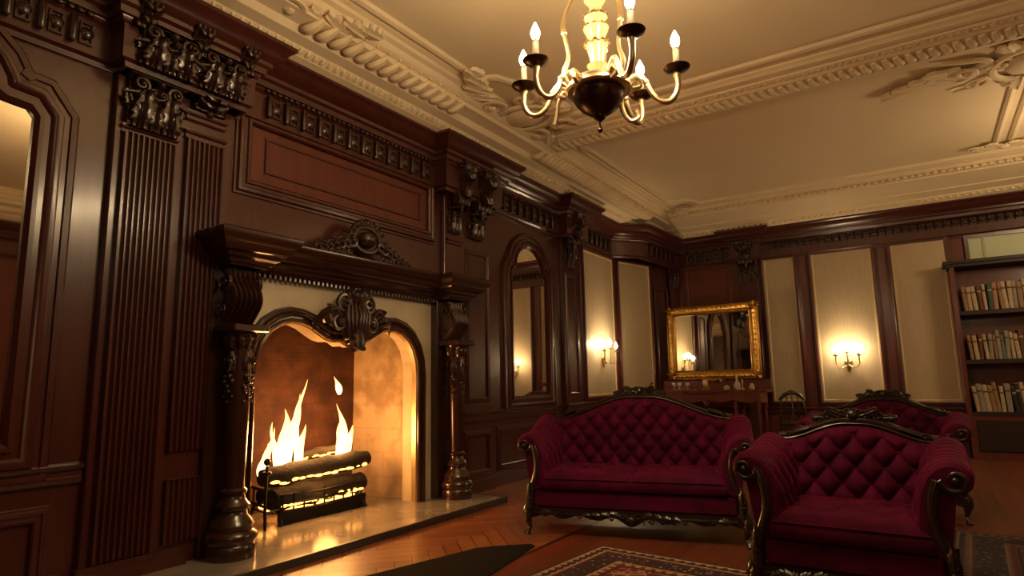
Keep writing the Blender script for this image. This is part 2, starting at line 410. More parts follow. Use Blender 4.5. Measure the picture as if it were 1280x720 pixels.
def beam():
    mb = MB(); prof = [(0, 3.825), (.0, 3.80), (.03, 3.785), (.04, 3.77), (.12, 3.765), (.13, 3.75), (.20, 3.735), (.215, 3.72), (.38, 3.715), (.40, 3.70), (.42, 3.70), (.44, 3.72),
            (.50, 3.73), (.54, 3.755), (.58, 3.76), (.60, 3.785), (.66, 3.79), (.665, 3.825)]
    # path travels -x so that offsets go +y
    mb.sweep([(RX-.5, 5.56), (WX+.70, 5.56)], [(o, h) for o, h in prof])
    x = WX+.75
    while x < RX-.5:
        n = 6; pts = []; rad = []
        for q in range(n):
            f = q/(n-1); pts.append((x-.025+.05*f, 5.56+.24+.15*f, 3.715-.022*math.sin(PI*f))); rad.append(.022+.012*math.sin(PI*f))
        mb.tube(pts, rad, 6, flat=.75); x += .082
    x = WX+.75
    while x < RX-.5:
        mb.egg((x, 5.56+.165, 3.742), (.020, .030, .012), frame_m((0, 0, 0), (1, 0, 0), (0, 1, 0), (0, 0, 1)), 6, 4); x += .055
    return struct(mb, 'trim_2', PLASTER)
beam()
# far bay frame strip on left (bead line) and corner notch; cross rib at right
def bay_frames():
    mb = MB(); pr = [(-.04, 3.83), (-.035, 3.80), (-.01, 3.785), (.02, 3.795), (.04, 3.83)]
    mb.sweep([(-3.12, 6.30), (-3.12, 9.15), (-2.98, 9.22), (-2.86, 9.20), (-2.78, 9.34), (-2.74, 9.50), (2.5, 9.50)], pr)
    mb.sweep([(-3.05, 6.30), (-3.05, 9.05), (-2.95, 9.12), (-2.80, 9.10), (-2.70, 9.28), (-2.66, 9.42), (2.5, 9.42)], [(o*.5, h) for o, h in pr])
    mb.sweep([(-3.10, -1.5), (-3.10, 4.22), (-2.95, 4.30), (-2.85, 4.55), (-2.95, 4.85), (-3.05, 5.0), (-2.95, 5.40), (2.5, 5.40)], pr)
    for xx in (.98, 1.12): mb.sweep([(xx, 6.9), (xx, 9.0)], pr)
    return struct(mb, 'trim_3', PLASTER)
bay_frames()
def ceiling_orn(name, x, y, z, s, rot, kind):
    M = frame_m((x, y, z), (math.cos(rot), math.sin(rot), 0), (math.sin(rot), -math.cos(rot), 0), (0, 0, -1)) @ S3(s, s, s*.55); mb = MB()
    if kind == 'cartouche':
        mb.egg((0, 0, .02), (.20, .26, .12), M, 14, 8); mb.tube([(.30*math.cos(a*PI/10), .36*math.sin(a*PI/10), .03) for a in range(21)], .045, 6, M)
        for sg in (-1, 1):
            mb.spiral(.20, 1.3, .24, M @ T(sg*.50, .12, 0), a0=PI/2, sgn=sg, tail=1.5); mb.spiral(.15, 1.2, .26, M @ T(sg*.42, -.26, 0), a0=-PI/2, sgn=-sg, tail=1.2)
            for q in range(4): mb.leaf(.42-.05*q, .11, M @ T(sg*(.60+.16*q), .02-.05*q, 0) @ RZ(-sg*(1.0+.25*q)), lobes=4)
            mb.leaf(.34, .12, M @ T(sg*.12, -.34, 0) @ RZ(sg*2.6)); mb.leaf(.30, .11, M @ T(sg*.15, .32, 0) @ RZ(-sg*.4))
        mb.leaf(.34, .13, M @ T(0, .30, .03)); mb.leaf(.34, .13, M @ T(0, -.30, .03) @ RZ(PI))
    else:
        for q in range(6):
            mb.leaf(.34-.02*q, .12, M @ T(.13*q-.35, .05*math.sin(q*2), .02) @ RZ(-1.3+.5*math.sin(q*1.9)), lobes=4, curl=.6)
            mb.leaf(.24, .09, M @ T(.13*q-.35, -.08, .01) @ RZ(-2.2+.3*q), lobes=3)
        mb.spiral(.15, 1.4, .26, M @ T(.45, .06, .02), a0=PI, sgn=-1, tail=1.6); mb.spiral(.12, 1.3, .26, M @ T(-.42, .02, .02), a0=0, sgn=1, tail=1.4)
        mb.egg((.1, 0, .06), (.10, .09, .09), M)
    return struct(mb, name, PLASTER)
ceiling_orn('trim_4', -3.12, 5.03, 3.74, .85, -PI/2, 'cartouche')
ceiling_orn('trim_5', -3.30, 2.05, 3.69, .80, -PI/2, 'cartouche')
ceiling_orn('trim_6', -3.02, 9.55, 3.72, .60, -PI/4, 'spray')
ceiling_orn('trim_7', .55, 6.66, 3.795, .66, .05, 'spray')
ceiling_orn('trim_8', 1.02, 6.72, 3.79, .85, .05, 'cartouche')
ceiling_orn('trim_9', 1.00, 9.12, 3.785, .60, .1, 'spray')
ceiling_orn('trim_10', .92, 5.15, 3.80, .75, .05, 'spray')

# walls ------------------------------------------------------------
wl = MB(); X0 = WX-.12
for y0, y1, z0, z1 in ((BY-.1, 2.50, 0, CZ), (4.50, 9.0, 0, CZ), (2.50, 4.50, 1.86, CZ)): wl.box(X0, WX, y0, y1, z0, z1)
wl.prism([(WX, 8.98), (cb_.x, FY+.1), (WX-.2, FY+.1), (X0, 8.98)], 0, CZ)
wall_left = struct(wl, 'wall_left', WOOD, smooth=0)
wall_far = struct(MB().box(-3.6, RX+.1, FY, FY+.1, 0, CZ), 'wall_far', WOODR, smooth=0)
wall_right = struct(MB().box(RX, RX+.1, BY-.1, FY+.1, 0, CZ), 'wall_right', WOODR, smooth=0)
wall_back = struct(MB().box(WX-.1, RX+.1, BY-.1, BY, 0, CZ), 'wall_back', WOOD, smooth=0)
for k in range(6):
    y = -1.6+k*2.0
    MR = frame_m((RX, y, 0), (0, -1, 0), (0, 0, 1), (-1, 0, 0))
    struct(MB().box(-.55, .55, .85, 3.0, 0, .015, MR), 'silk_panel', SILK, wall_right, smooth=0)
    struct(MB().sweep([(-.55, .85), (-.55, 3.0), (.55, 3.0), (.55, .85)], [(0, .0), (0, .03), (-.05, .03), (-.06, 0)], True, MR), 'panel_moulding', WOOD, wall_right)

# wood cornice with breaks forward
JP = [(WX, BY), (WX, 1.64), (WX+.15, 1.64), (WX+.15, 2.40), (WX, 2.40), (WX, 4.62), (WX+.15, 4.62), (WX+.15, 5.50), (WX, 5.50), (WX, 7.12), (WX+.15, 7.12), (WX+.15, 7.62),
      (WX, 7.62), (WX, 8.82), (-3.60, 9.20), (-3.50, FY), (-2.45, FY), (-2.45, FY-.15), (-2.12, FY-.15), (-2.12, FY), (RX, FY), (RX, BY)]
cw = [(0, 3.0), (.02, 3.0), (.025, 3.03), (.05, 3.045), (.05, 3.07), (.055, 3.25), (.07, 3.26), (.08, 3.285), (.10, 3.29), (.105, 3.33), (.13, 3.345), (.135, 3.37), (.16, 3.385),
      (.195, 3.41), (.21, 3.45), (.235, 3.465), (.25, 3.48), (.25, 3.505), (0, 3.54)]
wood_cornice = struct(MB().sweep(JP, cw), 'trim_11', WOOD)
fr = MB()
def frieze_run(p0, p1, step, zs=1.0):
    a, b = Vector((*p0, 0)), Vector((*p1, 0)); d = (b-a); L = d.length; d.normalize(); n = Vector((d.y, -d.x, 0)); k = int(L/step)
    for i in range(k):
        o = a+d*((i+.5)*L/k); M = frame_m((o.x, o.y, 3.29*(1-zs)), d, (0, 0, zs), n); h = step*.5
        fr.bbox(-h*.22, h*.22, 3.075, 3.245, .03, .10, .008, M)                       # block
        c = h; fr.sweep([(c-.30*h*1.6, 3.09), (c-.30*h*1.6, 3.225), (c+.30*h*1.6, 3.225), (c+.30*h*1.6, 3.09)], [(0, .05), (0, .068), (.012, .068), (.016, .055)], True, M)
        fr.egg((c, 3.158, .06), (.042, .042, .024), M, 8, 5)
        for q in range(3): fr.egg(((q-.5)*h*.66, 3.272, .088), (.024, .018, .018), M, 6, 4)
for a, b in (((WX, 2.58), (WX, 4.44)), ((WX, 5.68), (WX, 6.95)), ((WX, 7.8), (WX, 8.72)), ((WX, -1), (WX, 1.45))): frieze_run(a, b, .15)
frieze_run((-3.58, 9.35), (-3.51, FY-.2), .16); frieze_run((-3.35, FY), (-2.6, FY), .14); frieze_run((-1.95, FY), (RX-.2, FY), .10, .62)
struct(fr, 'cornice_frieze', CARVE, wood_cornice)
MOULD = [(0, 0), (0, .030), (-.012, .042), (-.03, .042), (-.036, .028), (-.055, .026), (-.065, .036), (-.085, .032), (-.095, .014), (-.11, .012), (-.115, 0)]
def panel_frame(M, u0, u1, v0, v1, parent, sc=1.0, m=WOOD, name='panel_moulding'):
    # travels clockwise, so negative offsets lie outside
    return struct(MB().sweep([(u0, v0), (u0, v1), (u1, v1), (u1, v0)], [(o*sc, h*sc) for o, h in MOULD], True, M), name, m, parent)
def panel_face(M, u0, u1, v0, v1, parent, m=WOODR, w=.008):
    return struct(MB().bbox(u0, u1, v0, v1, -.001, w, .003, M), 'panel_field', m, parent, smooth=0)

# fluted pilasters
def fluted(M, u0, u1, v0, v1, n, w0, dep, parent, name='fluted_pilaster'):
    mb = MB(); k = n*8
    def fn(a, b):
        x = a*n; f = x-math.floor(x) if a < 1 else 1
        w = w0-(dep*math.sin(PI*(f-.14)/.72)**.8 if .14 < f < .86 else 0)
        return (u0+(u1-u0)*a, v0+(v1-v0)*b, w)
    mb.grid(fn, k+1, 2, M, flip=False)
    mb.box(u0-.012, u0, v0, v1, 0, w0+.004, M); mb.box(u1, u1+.012, v0, v1, 0, w0+.004, M); mb.box(u0, u1, v1, v1+.005, 0, w0, M)
    return struct(mb, name, WOOD, parent, smooth=50)
def hmould(M, u0, u1, v, parent, sc=1, m=WOOD, name='pilaster_moulding', w=0):
    pr = [(0, .0), (.0, .03), (.015, .045), (.03, .045), (.035, .03), (.055, .03), (.06, .05), (.085, .065), (.10, .065), (.105, 0)]
    vs = [((u0-h*sc*.5), v+o*sc, h*sc+w) for o, h in pr]; vs2 = [((u1+h*sc*.5), v+o*sc, h*sc+w) for o, h in pr]; n = len(pr)
    mb = MB().add(vs+vs2, [(i, n+i, n+i+1, i+1) for i in range(n-1)] + [tuple(range(n)), tuple(reversed(range(n, 2*n)))], M)
    mb.box(u0, u1, v, v+.10*sc, 0, w+.005, M)
    return struct(mb, name, m, parent)
def capital(M, w, h, parent, name='carved_capital', vol=True):
    """acanthus capital, origin at bottom centre"""
    mb = MB(); D = .07
    mb.bbox(-w/2, w/2, 0, h, -.005, .03, .005, M)
    for q in (-1, 0, 1):
        mb.leaf(h*.50, w*.20, M @ T(q*w*.33, 0, .03), curl=1.0, bow=.5)
    for q in (-.5, .5): mb.leaf(h*.80, w*.22, M @ T(q*w*.5, 0, .03), curl=1.1, bow=.6)
    for sg in (-1, 1):
        mb.spiral(w*.17, 1.5, .30, M @ T(sg*w*.34, h*.80, .06), a0=-PI/2 if sg > 0 else -PI/2, sgn=-sg, tail=1.8)
        mb.spiral(w*.09, 1.2, .32, M @ T(sg*w*.10, h*.72, .06), a0=-PI/2, sgn=sg, tail=1.4)
        mb.leaf(h*.35, w*.12, M @ T(sg*w*.44, h*.35, .02) @ RZ(-sg*.3), curl=.8)
    mb.egg((0, h*.88, .07), (w*.10, w*.09, .05), M)
    for q in range(5): mb.egg((-w*.4+q*w*.2, h*.02, .04), w*.05, M, 6, 4)
    mb.bbox(-w*.56, w*.56, h*.95, h*1.02, 0, .09, .008, M)
    return struct(mb, name, CARVE, parent)
def console(M, w, h, dep, parent, name='carved_bracket'):
    """scrolled console: S profile extruded with ribs, leaf down the front; origin top centre"""
    mb = MB(); ribs = 4; pro = []
    for i in range(25):
        f = i/24; o = dep*(.30+.70*(1-f)**1.2)+dep*.16*math.sin(f*2*PI*1.25+.5); pro.append((-h*f, max(o, .02)))
    def fn(a, b):
        i = min(24, int(b*24+.5)); v, o = pro[i]; r = abs(math.sin(a*PI*ribs)); return ((a-.5)*w, v, o*(.88+.12*r) if .02 < a < .98 else 0)
    mb.grid(fn, ribs*6+1, 25, M)
    for sg in (-1, 1):
        for i in range(24):
            (v0, o0), (v1, o1) = pro[i], pro[i+1]; u = sg*w/2; mb.add([(u, v0, 0), (u, v0, o0*.9), (u, v1, o1*.9), (u, v1, 0)], [(0, 1, 2, 3)], M)
    mb.leaf(h*.5, w*.36, M @ T(0, -h*.42, dep*.45) @ Matrix.Rotation(PI, 4, 'Z'), curl=.5, bow=.6)
    mb.leaf(h*.4, w*.40, M @ T(0, -h*.06, dep*.8) @ Matrix.Rotation(PI, 4, 'Z'), curl=.3, bow=.5)
    mb.spiral(w*.30, 1.4, .28, M @ T(w*.30, -h*.12, dep*.7), a0=0, sgn=1); mb.spiral(w*.30, 1.4, .28, M @ T(-w*.30, -h*.12, dep*.7), a0=PI, sgn=-1)
    for q in range(4): mb.egg((0, -h*(1.0+.07*q), .03), w*(.16-.03*q), M, 7, 5)
    mb.bbox(-w*.6, w*.6, -h*.03, h*.03, 0, dep*1.12, .006, M)
    return struct(mb, name, CARVE, parent)

# --- pilaster pair 1 (y 1.66 .. 2.42)
p1 = struct(MB().bbox(1.64, 2.40, 0, 3.0, 0, .05, .006, ML), 'pier', WOOD, wall_left, smooth=0)
fluted(ML, 1.70, 1.99, .16, 2.64, 9, .085, .022, p1); fluted(ML, 2.08, 2.31, .72, 2.72, 7, .085, .022, p1); fluted(ML, 2.08, 2.31, .18, .55, 7, .08, .018, p1)
for v in (.56, .64): hmould(ML, 2.06, 2.33, v, p1, .75)
hmould(ML, 2.06, 2.33, .10, p1, .8); hmould(ML, 1.69, 2.00, .08, p1, .8)
hmould(ML, 2.07, 2.32, 2.72, p1, .7, w=.04); hmould(ML, 2.07, 2.32, 2.85, p1, .7, w=.04)
hmould(ML, 1.69, 2.00, 2.63, p1, .6, w=.04); hmould(ML, 1.69, 2.00, 2.86, p1, .5, w=.05)
capital(ML @ T(1.845, 2.68, .06), .31, .33, p1); capital(ML @ T(1.845, 3.03, .19), .34, .25, p1); capital(ML @ T(2.20, 3.03, .19), .30, .25, p1)
console(ML @ T(2.20, 3.02, .05), .22, .09, .10, p1); console(ML @ T(1.69, 3.40, .20), .13, .16, .12, p1); console(ML @ T(2.02, 3.40, .20), .13, .18, .12, p1); console(ML @ T(2.35, 3.40, .20), .13, .16, .12, p1)
# --- pier 2
p2 = struct(MB().bbox(4.72, 5.50, 0, 3.0, 0, .05, .006, ML), 'pier', WOOD, wall_left, smooth=0)
panel_frame(ML @ T(0, 0, .05), 5.10, 5.42, .95, 2.45, p2, .5)
for u, w in ((4.86, .20), (5.22, .26)):
    console(ML @ T(u, 3.30, .13), w, .40, .17, p2); capital(ML @ T(u, 2.62, .05), w*.9, .24, p2)
struct(MB().bbox(4.66, 5.46, 3.0, 3.30, 0, .13, .01, ML), 'pier_head', WOOD, p2, smooth=0)
hmould(ML, 4.76, 4.98, 2.50, p2, .6, w=.04)
# --- pier 3
p3 = struct(MB().bbox(7.18, 7.62, 0, 3.0, 0, .05, .006, ML), 'pier', WOOD, wall_left, smooth=0)
panel_frame(ML @ T(0, 0, .05), 7.28, 7.52, .95, 2.5, p3, .4)
console(ML @ T(7.34, 3.32, .12), .26, .40, .17, p3); capital(ML @ T(7.34, 2.60, .05), .24, .28, p3)
struct(MB().bbox(7.16, 7.58, 3.0, 3.30, 0, .13, .01, ML), 'pier_head', WOOD, p3, smooth=0)
# --- corner column and far pier
pc = struct(MB().bbox(CL-.26, CL-.02, 0, 3.0, 0, .05, .006, MC), 'pier', WOOD, wall_left, smooth=0)
capital(MC @ T(CL-.18, 2.66, .05), .2, .3, pc)
pf = struct(MB().bbox(-2.42, -2.14, 0, 3.0, 0, .06, .006, MF), 'pier', WOOD, wall_far, smooth=0)
console(MF @ T(-2.28, 3.30, .12), .26, .34, .16, pf); capital(MF @ T(-2.28, 2.64, .05), .26, .30, pf)
struct(MB().bbox(-2.43, -2.13, 3.0, 3.30, 0, .13, .01, MF), 'pier_head', WOOD, pf, smooth=0)
# --- overmantel panel
panel_frame(ML, 2.56, 4.50, 2.58, 3.00, wall_left, 1.05); panel_face(ML, 2.56, 4.50, 2.58, 3.00, wall_left)
struct(MB().sweep([(2.70, 2.68), (2.70, 2.92), (4.38, 2.92), (4.38, 2.68)], [(0, .008), (0, .02), (-.015, .02), (-.02, .008)], True, ML), 'panel_bead', WOOD, wall_left)
# --- dado rail, base, lower panels
RAIL = [(0, 0), (.0, .02), (.02, .035), (.035, .035), (.04, .025), (.07, .025), (.075, .04), (.09, .05), (.10, .05), (.11, .02), (.112, 0)]
def rail(M, u0, u1, v, parent, sc=1.0, name='dado_rail'):
    n = len(RAIL); return struct(MB().add([(u0, v+o*sc, h*sc) for o, h in RAIL]+[(u1, v+o*sc, h*sc) for o, h in RAIL], [(i, n+i, n+i+1, i+1) for i in range(n-1)]+[tuple(range(n)), tuple(reversed(range(n, 2*n)))], M), name, WOOD, parent)
rail(ML, -2.4, 1.63, .60, wall_left); rail(ML, 5.0, 9.0, .70, wall_left); rail(ML @ T(0, 0, .05), 4.98, 5.51, .70, wall_left, 1); rail(ML @ T(0, 0, .05), 7.17, 7.63, .70, wall_left, 1)
for u0, u1 in ((.25, 1.42), (-1.3, -.1)): panel_frame(ML, u0, u1, .14, .42, wall_left, .7)
for u0, u1 in ((5.08, 5.42), (5.72, 6.95), (7.75, 8.85)): panel_frame(ML @ T(0, 0, .05 if u0 < 5.5 else 0), u0, u1, .22, .56, wall_left, .6)
rail(MC, 0, CL, .70, wall_left)
bs = MB()
for M, u0, u1, w in ((ML, BY, 1.64, .025), (ML, 5.50, 7.18, .025), (ML, 7.62, 9.0, .025), (ML, 4.95, 5.52, .075), (ML, 7.16, 7.64, .075), (ML, 1.62, 2.2, .11), (MC, 0, CL, .03)):
    bs.box(u0, u1, 0, .12, 0, w, M); bs.box(u0, u1, .12, .15, 0, w*.7, M)
struct(bs, 'baseboard_left', WOOD, smooth=0)
struct(MB().box(-3.5, RX, 0, .14, 0, .03, MF).box(-3.5, RX, .14, .17, 0, .018, MF), 'baseboard_far', WOOD, smooth=0)
# --- silk panels
def silk(M, u0, u1, v0, v1, parent, nm='silk_panel'):
    s_ = struct(MB().box(u0, u1, v0, v1, -.004, .006, M), nm, SILK, parent, smooth=0)
    struct(MB().sweep([(u0, v0), (u0, v1), (u1, v1), (u1, v0)], [(.03, .006), (.025, .014), (.012, .018), (0, .014), (0, 0)], True, M), 'gilt_bead', SILKEDGE, s_)
    struct(MB().sweep([(u0, v0), (u0, v1), (u1, v1), (u1, v0)], [(0, 0), (0, .03), (-.02, .04), (-.045, .035), (-.05, .015), (-.07, .012), (-.075, 0)], True, M), 'panel_moulding', WOOD, s_)
silk(ML, 7.86, 8.88, .88, 2.98, wall_left)
silk(MC, .07, .90, .88, 2.98, wall_left)
panel_frame(MC, 1.08, 1.38, .95, 2.6, wall_left, .5)
for u0, u1 in ((-2.04, -1.58), (-1.33, -.50), (-.25, .41)): silk(MF, u0, u1, .72, 3.04 if u0 > -3 else 2.98, wall_far)
panel_frame(MF, -3.30, -2.62, 2.32, 2.95, wall_far, .5, WOODR)
rail(MF, -3.5, RX, .52, wall_far)
for u0, u1 in ((-1.35, -.50), (-.25, .38)): panel_frame(MF, u0, u1, .2, .48, wall_far, .4)
win = struct(MB().box(.66, 2.2, 2.62, 3.0, -.002, .012, MF), 'window_1', PALEGLASS, smooth=0)
struct(MB().sweep([(.66, 2.62), (.66, 3.0), (2.2, 3.0), (2.2, 2.62)], [(.03, .012), (.025, .03), (-.02, .04), (-.04, 0)], True, MF), 'window_frame', WOOD, win)
struct(MB().box(.84, .87, 2.63, 2.99, .01, .025, MF), 'window_bar', mat('pale_bar', (.45, .42, .30), .5), win)

# ================================================================== wall mirrors in the panelling
def arch_pts(u0, u1, v0, vs, vt, ins=.10):
    c = (u0+u1)/2; r = (u1-u0)/2-ins; pts = [(u0, v0), (u0, vs-.02), (u0+.03, vs+.02), (u0+ins*.7, vs+.03), (c-r, vs+.07)]
    for i in range(1, 12):
        a = PI-PI*i/12; pts.append((c+r*math.cos(a), vs+.07+(vt-vs-.07)*math.sin(a)))
    return pts+[(c+r, vs+.07), (u1-ins*.7, vs+.03), (u1-.03, vs+.02), (u1, vs-.02), (u1, v0)]
def wall_mirror(u0, u1, v0, vs, vt, fw, label, ins=.10):
    t = thing('arched_wall_mirror', label, 'mirror', (WX, (u0+u1)/2, v0))
    M = T(-WX, -(u0+u1)/2, -v0) @ ML; P = arch_pts(u0, u1, v0, vs, vt, ins)
    MB().prism(P[::-1], .002, .012, M).build('mirror_glass', MIRROR, t, smooth=0)
    s = fw/.20
    MB().sweep(P, [(.0, .004), (.0, .03), (-.02*s, .05), (-.04*s, .05), (-.045*s, .03), (-.07*s, .028), (-.08*s, .045), (-.10*s, .055), (-.12*s, .05), (-.13*s, .03), (-.155*s, .028), (-.16*s, .04), (-.185*s, .042), (-.2*s, .02), (-.2*s, 0)], True, M).build('mirror_frame', WOOD, t)
    return t
wall_mirror(5.98, 6.78, .94, 2.40, 2.72, .19, 'tall arched mirror in dark wood frame between fireplace and cream panels')
wall_mirror(.20, 1.25, .84, 2.60, 2.92, .22, 'large dark framed wall mirror at the far left beside fluted pilasters', .20)

# ================================================================== FIREPLACE
FP = thing('fireplace', 'carved dark wooden fireplace with scrolled arch opening and columns', 'fireplace', (WX, 3.5, 0))
MI = T(-WX, -3.5, 0); MFP = MI @ ML
half = [(2.66, .05), (2.66, .5), (2.66, .9), (2.655, 1.16), (2.67, 1.30), (2.71, 1.41), (2.78, 1.50), (2.86, 1.55), (2.95, 1.575), (3.04, 1.57), (3.12, 1.545), (3.20, 1.50), (3.27, 1.465), (3.34, 1.45), (3.42, 1.455), (3.49, 1.42)]
AP = half+[(7.0-y, z) for y, z in reversed(half)]
# stone slip between arch and outer rectangle
st = MB(); n = len(AP); vs = []
for y, z in AP:
    vs.append((y, z, .02)); oy = 2.36 if y < 2.72 else (4.64 if y > 4.28 else y)
    oz = z if z < 1.2 and (y < 2.72 or y > 4.28) else 1.92
    vs.append((oy, oz, .02))
for y, z in AP: vs.append((y, z, -.14))
st.add(vs, [(2*i, 2*i+2, 2*i+3, 2*i+1) for i in range(n-1)]+[(2*i, 2*n+i, 2*n+i+1, 2*i+2) for i in range(n-1)], MFP)
st.build('stone_surround', STONE, FP, smooth=0)
AM = [(.0, .02), (.0, .05), (-.012, .062), (-.025, .058), (-.03, .045), (-.045, .045), (-.055, .065), (-.07, .075), (-.085, .065), (-.09, .05), (-.11, .045), (-.12, .02)]
MB().sweep(AP, AM, False, MFP).build('arch_moulding', MANTEL, FP)
MB().sweep(AP, [(.012, -.02), (.012, .03), (.0, .04), (-.004, .03), (-.004, -.02)], False, MFP).build('brass_edge', BRASS, FP)
# mantel shelf with forward breaks
mp_ = [(0, 1.90), (.02, 1.90), (.025, 1.915), (.045, 1.92), (.05, 1.94), (.075, 1.955), (.08, 1.975), (.11, 1.985), (.13, 2.01), (.135, 2.035), (.16, 2.05), (.18, 2.08), (.18, 2.11), (.17, 2.12), (-.10, 2.12)]
MX = MI
MB().sweep([(WX-.02, 2.34), (-3.74, 2.34), (-3.74, 2.58), (-3.87, 2.58), (-3.87, 4.60), (-3.74, 4.60), (-3.74, 4.87), (WX-.02, 4.87)], mp_, M=MX).box(WX, -3.72, 2.20, 5.0, 2.09, 2.118, MX).build('mantel_shelf', MANTEL, FP)
MB().box(WX, -3.86, 2.50, 4.66, 1.905, 2.10, MX).build('mantel_core', MANTEL, FP, smooth=0)
dt = MB()
for i in range(46):
    y = 2.62+i*.043; dt.bbox(WX+.02, WX+.085, y, y+.026, 1.868, 1.905, .004, MX)
dt.build('dentil_row', MANTEL, FP)
def column(yc):
    xc = -3.745; M0 = MI @ T(xc, yc, 0)
    sh = MB().lathe([(.148, .05), (.15, .06), (.15, .12), (.140, .135), (.152, .15), (.158, .175), (.150, .20), (.128, .215), (.125, .235), (.132, .25), (.118, .28), (.092, .305), (.088, .33), (.102, .345), (.104, .365), (.086, .385),
        (.072, .41), (.070, .43), (.082, .44), (.082, .455), (.066, .47), (.064, .50), (.068, .70), (.072, .90), (.074, 1.05), (.074, 1.36), (.090, 1.375), (.085, 1.39), (.075, 1.40), (.10, 1.44), (.105, 1.455)], 24, M0).build('column', MANTEL, FP)
    g = MB()
    for k in range(10):
        a = k*2*PI/10
        d = Vector((math.cos(a), math.sin(a), 0)); tn = Vector((-math.sin(a), math.cos(a), 0))
        g.leaf(.11, .034, M0 @ frame_m((d.x*.074, d.y*.074, 1.35), tn, (0, 0, 1), d), curl=1.0, bow=.5, ns=9, nt=5)
        if k % 2 == 0:
            g.leaf(.15, .030, M0 @ frame_m((d.x*.070, d.y*.070, 1.33), tn*-1, (0, 0, -1), d), curl=.7, bow=.4, ns=9, nt=5)
            for q in range(6): g.egg((d.x*(.082), d.y*(.082), 1.17-q*.032), .020-.002*q, M0 @ T(tn.x*.02*math.sin(q*2), tn.y*.02*math.sin(q*2), 0), 6, 5)
            g.spiral(.028, 1.2, .3, M0 @ frame_m((d.x*.085, d.y*.085, 1.27), tn, (0, 0, 1), d), tail=1)
    g.build('garland', CARVE, sh)
    MB().bbox(xc-.19, xc+.13, yc-.13, yc+.13, 1.455, 1.505, .008, MI).build('abacus', MANTEL, sh)
    # backing pilaster
    MB().bbox(WX, WX+.10, yc-.15, yc+.15, .05, 1.88, .006, MI).build('backing_board', MANTEL, FP, smooth=0)
    # scrolled ribbed console
    c = MB(); nr = 6; pro = []
    for i in range(29):
        f = i/28; z = 1.505+(1.875-1.505)*f
        o = .225+.055*math.sin(f*2*PI*.9-.9)*1.0+.035*f; pro.append((o, z))
    def fn(a, b):
        o, z = pro[min(28, int(b*28+.5))]; r = abs(math.sin(a*PI*nr)); return (WX+o*(.84+.16*r), yc+(a-.5)*.22, z)
    c.grid(fn, nr*6+1, 29, MI)
    for sg in (-1, 1):
        for i in range(28):
            (o0, z0), (o1, z1) = pro[i], pro[i+1]; y = yc+sg*.11; c.add([(WX, y, z0), (WX+o0*.84, y, z0), (WX+o1*.84, y, z1), (WX, y, z1)], [(0, 1, 2, 3)], MI)
    for sg in (-1, 1):
        for zz, rr_, oo in ((1.78, .075, .215), (1.60, .052, .185)):
            c.spiral(rr_, 1.5, .22, MI @ frame_m((WX+oo-.045, yc+sg*.108, zz), (-sg, 0, 0), (0, 0, 1), (0, sg, 0)), a0=PI/2, sgn=sg, tail=.8, lift=.15)
    c.build('ribbed_console', MANTEL, FP)
column(2.43); column(4.70)
# cartouches
def cart(M, parent, w, h, name, egg=True):
    mb = MB()
    if egg:
        mb.egg((0, h*.52, .06), (w*.085, h*.22, .08), M, 14, 10)
        mb.tube([(w*.145*math.cos(a*PI/12), h*.52+h*.31*math.sin(a*PI/12), .055) for a in range(25)], .020, 6, M)
        for q in range(9):
            a = PI*q/8; mb.leaf(h*.22, w*.040, M @ T(w*.13*math.cos(a), h*.55+h*.30*math.sin(a), .04) @ RZ(a-PI/2), curl=.9)
        for sg in (-1, 1):
            for q in range(7):
                x = sg*w*(.16+.055*q); hh = h*(.52-.065*q)
                mb.spiral(h*(.19-.016*q), 1.3, .34, M @ T(x, hh*.80, .05), a0=PI/2, sgn=sg*(1 if q % 2 else -1), tail=1.2)
                mb.leaf(hh*.75, w*.045, M @ T(x, hh*.40, .04) @ RZ(-sg*(.3+.12*q)), curl=.9, bow=.6)
                mb.egg((x, h*.06, .06), h*.055, M, 6, 5); mb.spiral(h*.07, 1.2, .3, M @ T(x+sg*.02, h*.17, .05), a0=0, sgn=sg)
    else:
        mb.egg((0, h*.05, .03), (w*.16, h*.50, .06), M, 12, 8)
        for q in range(-3, 4): mb.tube([(q*w*.035, h*.42, .07), (q*w*.050, h*.12, .115-.008*abs(q)), (q*w*.040, -h*.2, .095), (q*w*.01, -h*.48, .05)], [.012, .020, .016, .006], 6, M)
        for sg in (-1, 1):
            mb.spiral(h*.16, 1.5, .28, M @ T(sg*w*.16, h*.34, .06), a0=-PI/2, sgn=sg, tail=1.6)
            mb.spiral(h*.14, 1.4, .28, M @ T(sg*w*.22, -h*.02, .06), a0=PI/2, sgn=-sg, tail=1.5)
            for q in range(3): mb.tube([(sg*w*(.18+.11*q), h*(.02-.02*q), .06), (sg*w*(.28+.09*q), h*(.22-.09*q), .085), (sg*w*(.42+.04*q), h*(.14-.10*q), .06), (sg*w*(.52), h*(-.02-.07*q), .04)], [.016, .024, .018, .006], 6, M)
            mb.leaf(h*.40, w*.08, M @ T(sg*w*.10, -h*.12, .05) @ RZ(sg*2.4), curl=.8); mb.leaf(h*.34, w*.07, M @ T(sg*w*.24, h*.10, .05) @ RZ(-sg*1.1), curl=.8)
            mb.leaf(h*.28, w*.07, M @ T(sg*w*.05, h*.36, .07) @ RZ(-sg*.5), curl=.9)
        mb.leaf(h*.45, w*.10, M @ T(0, -h*.10, .09) @ RZ(PI), curl=1.2); mb.leaf(h*.3, w*.08, M @ T(0, h*.30, .08), curl=.9)
    mb.build(name, CARVE, parent)
cart(MFP @ T(3.57, 2.12, .10), FP, .98, .34, 'crest_carving', True)
cart(MFP @ T(3.50, 1.60, .06), FP, .78, .48, 'keystone_carving', False)
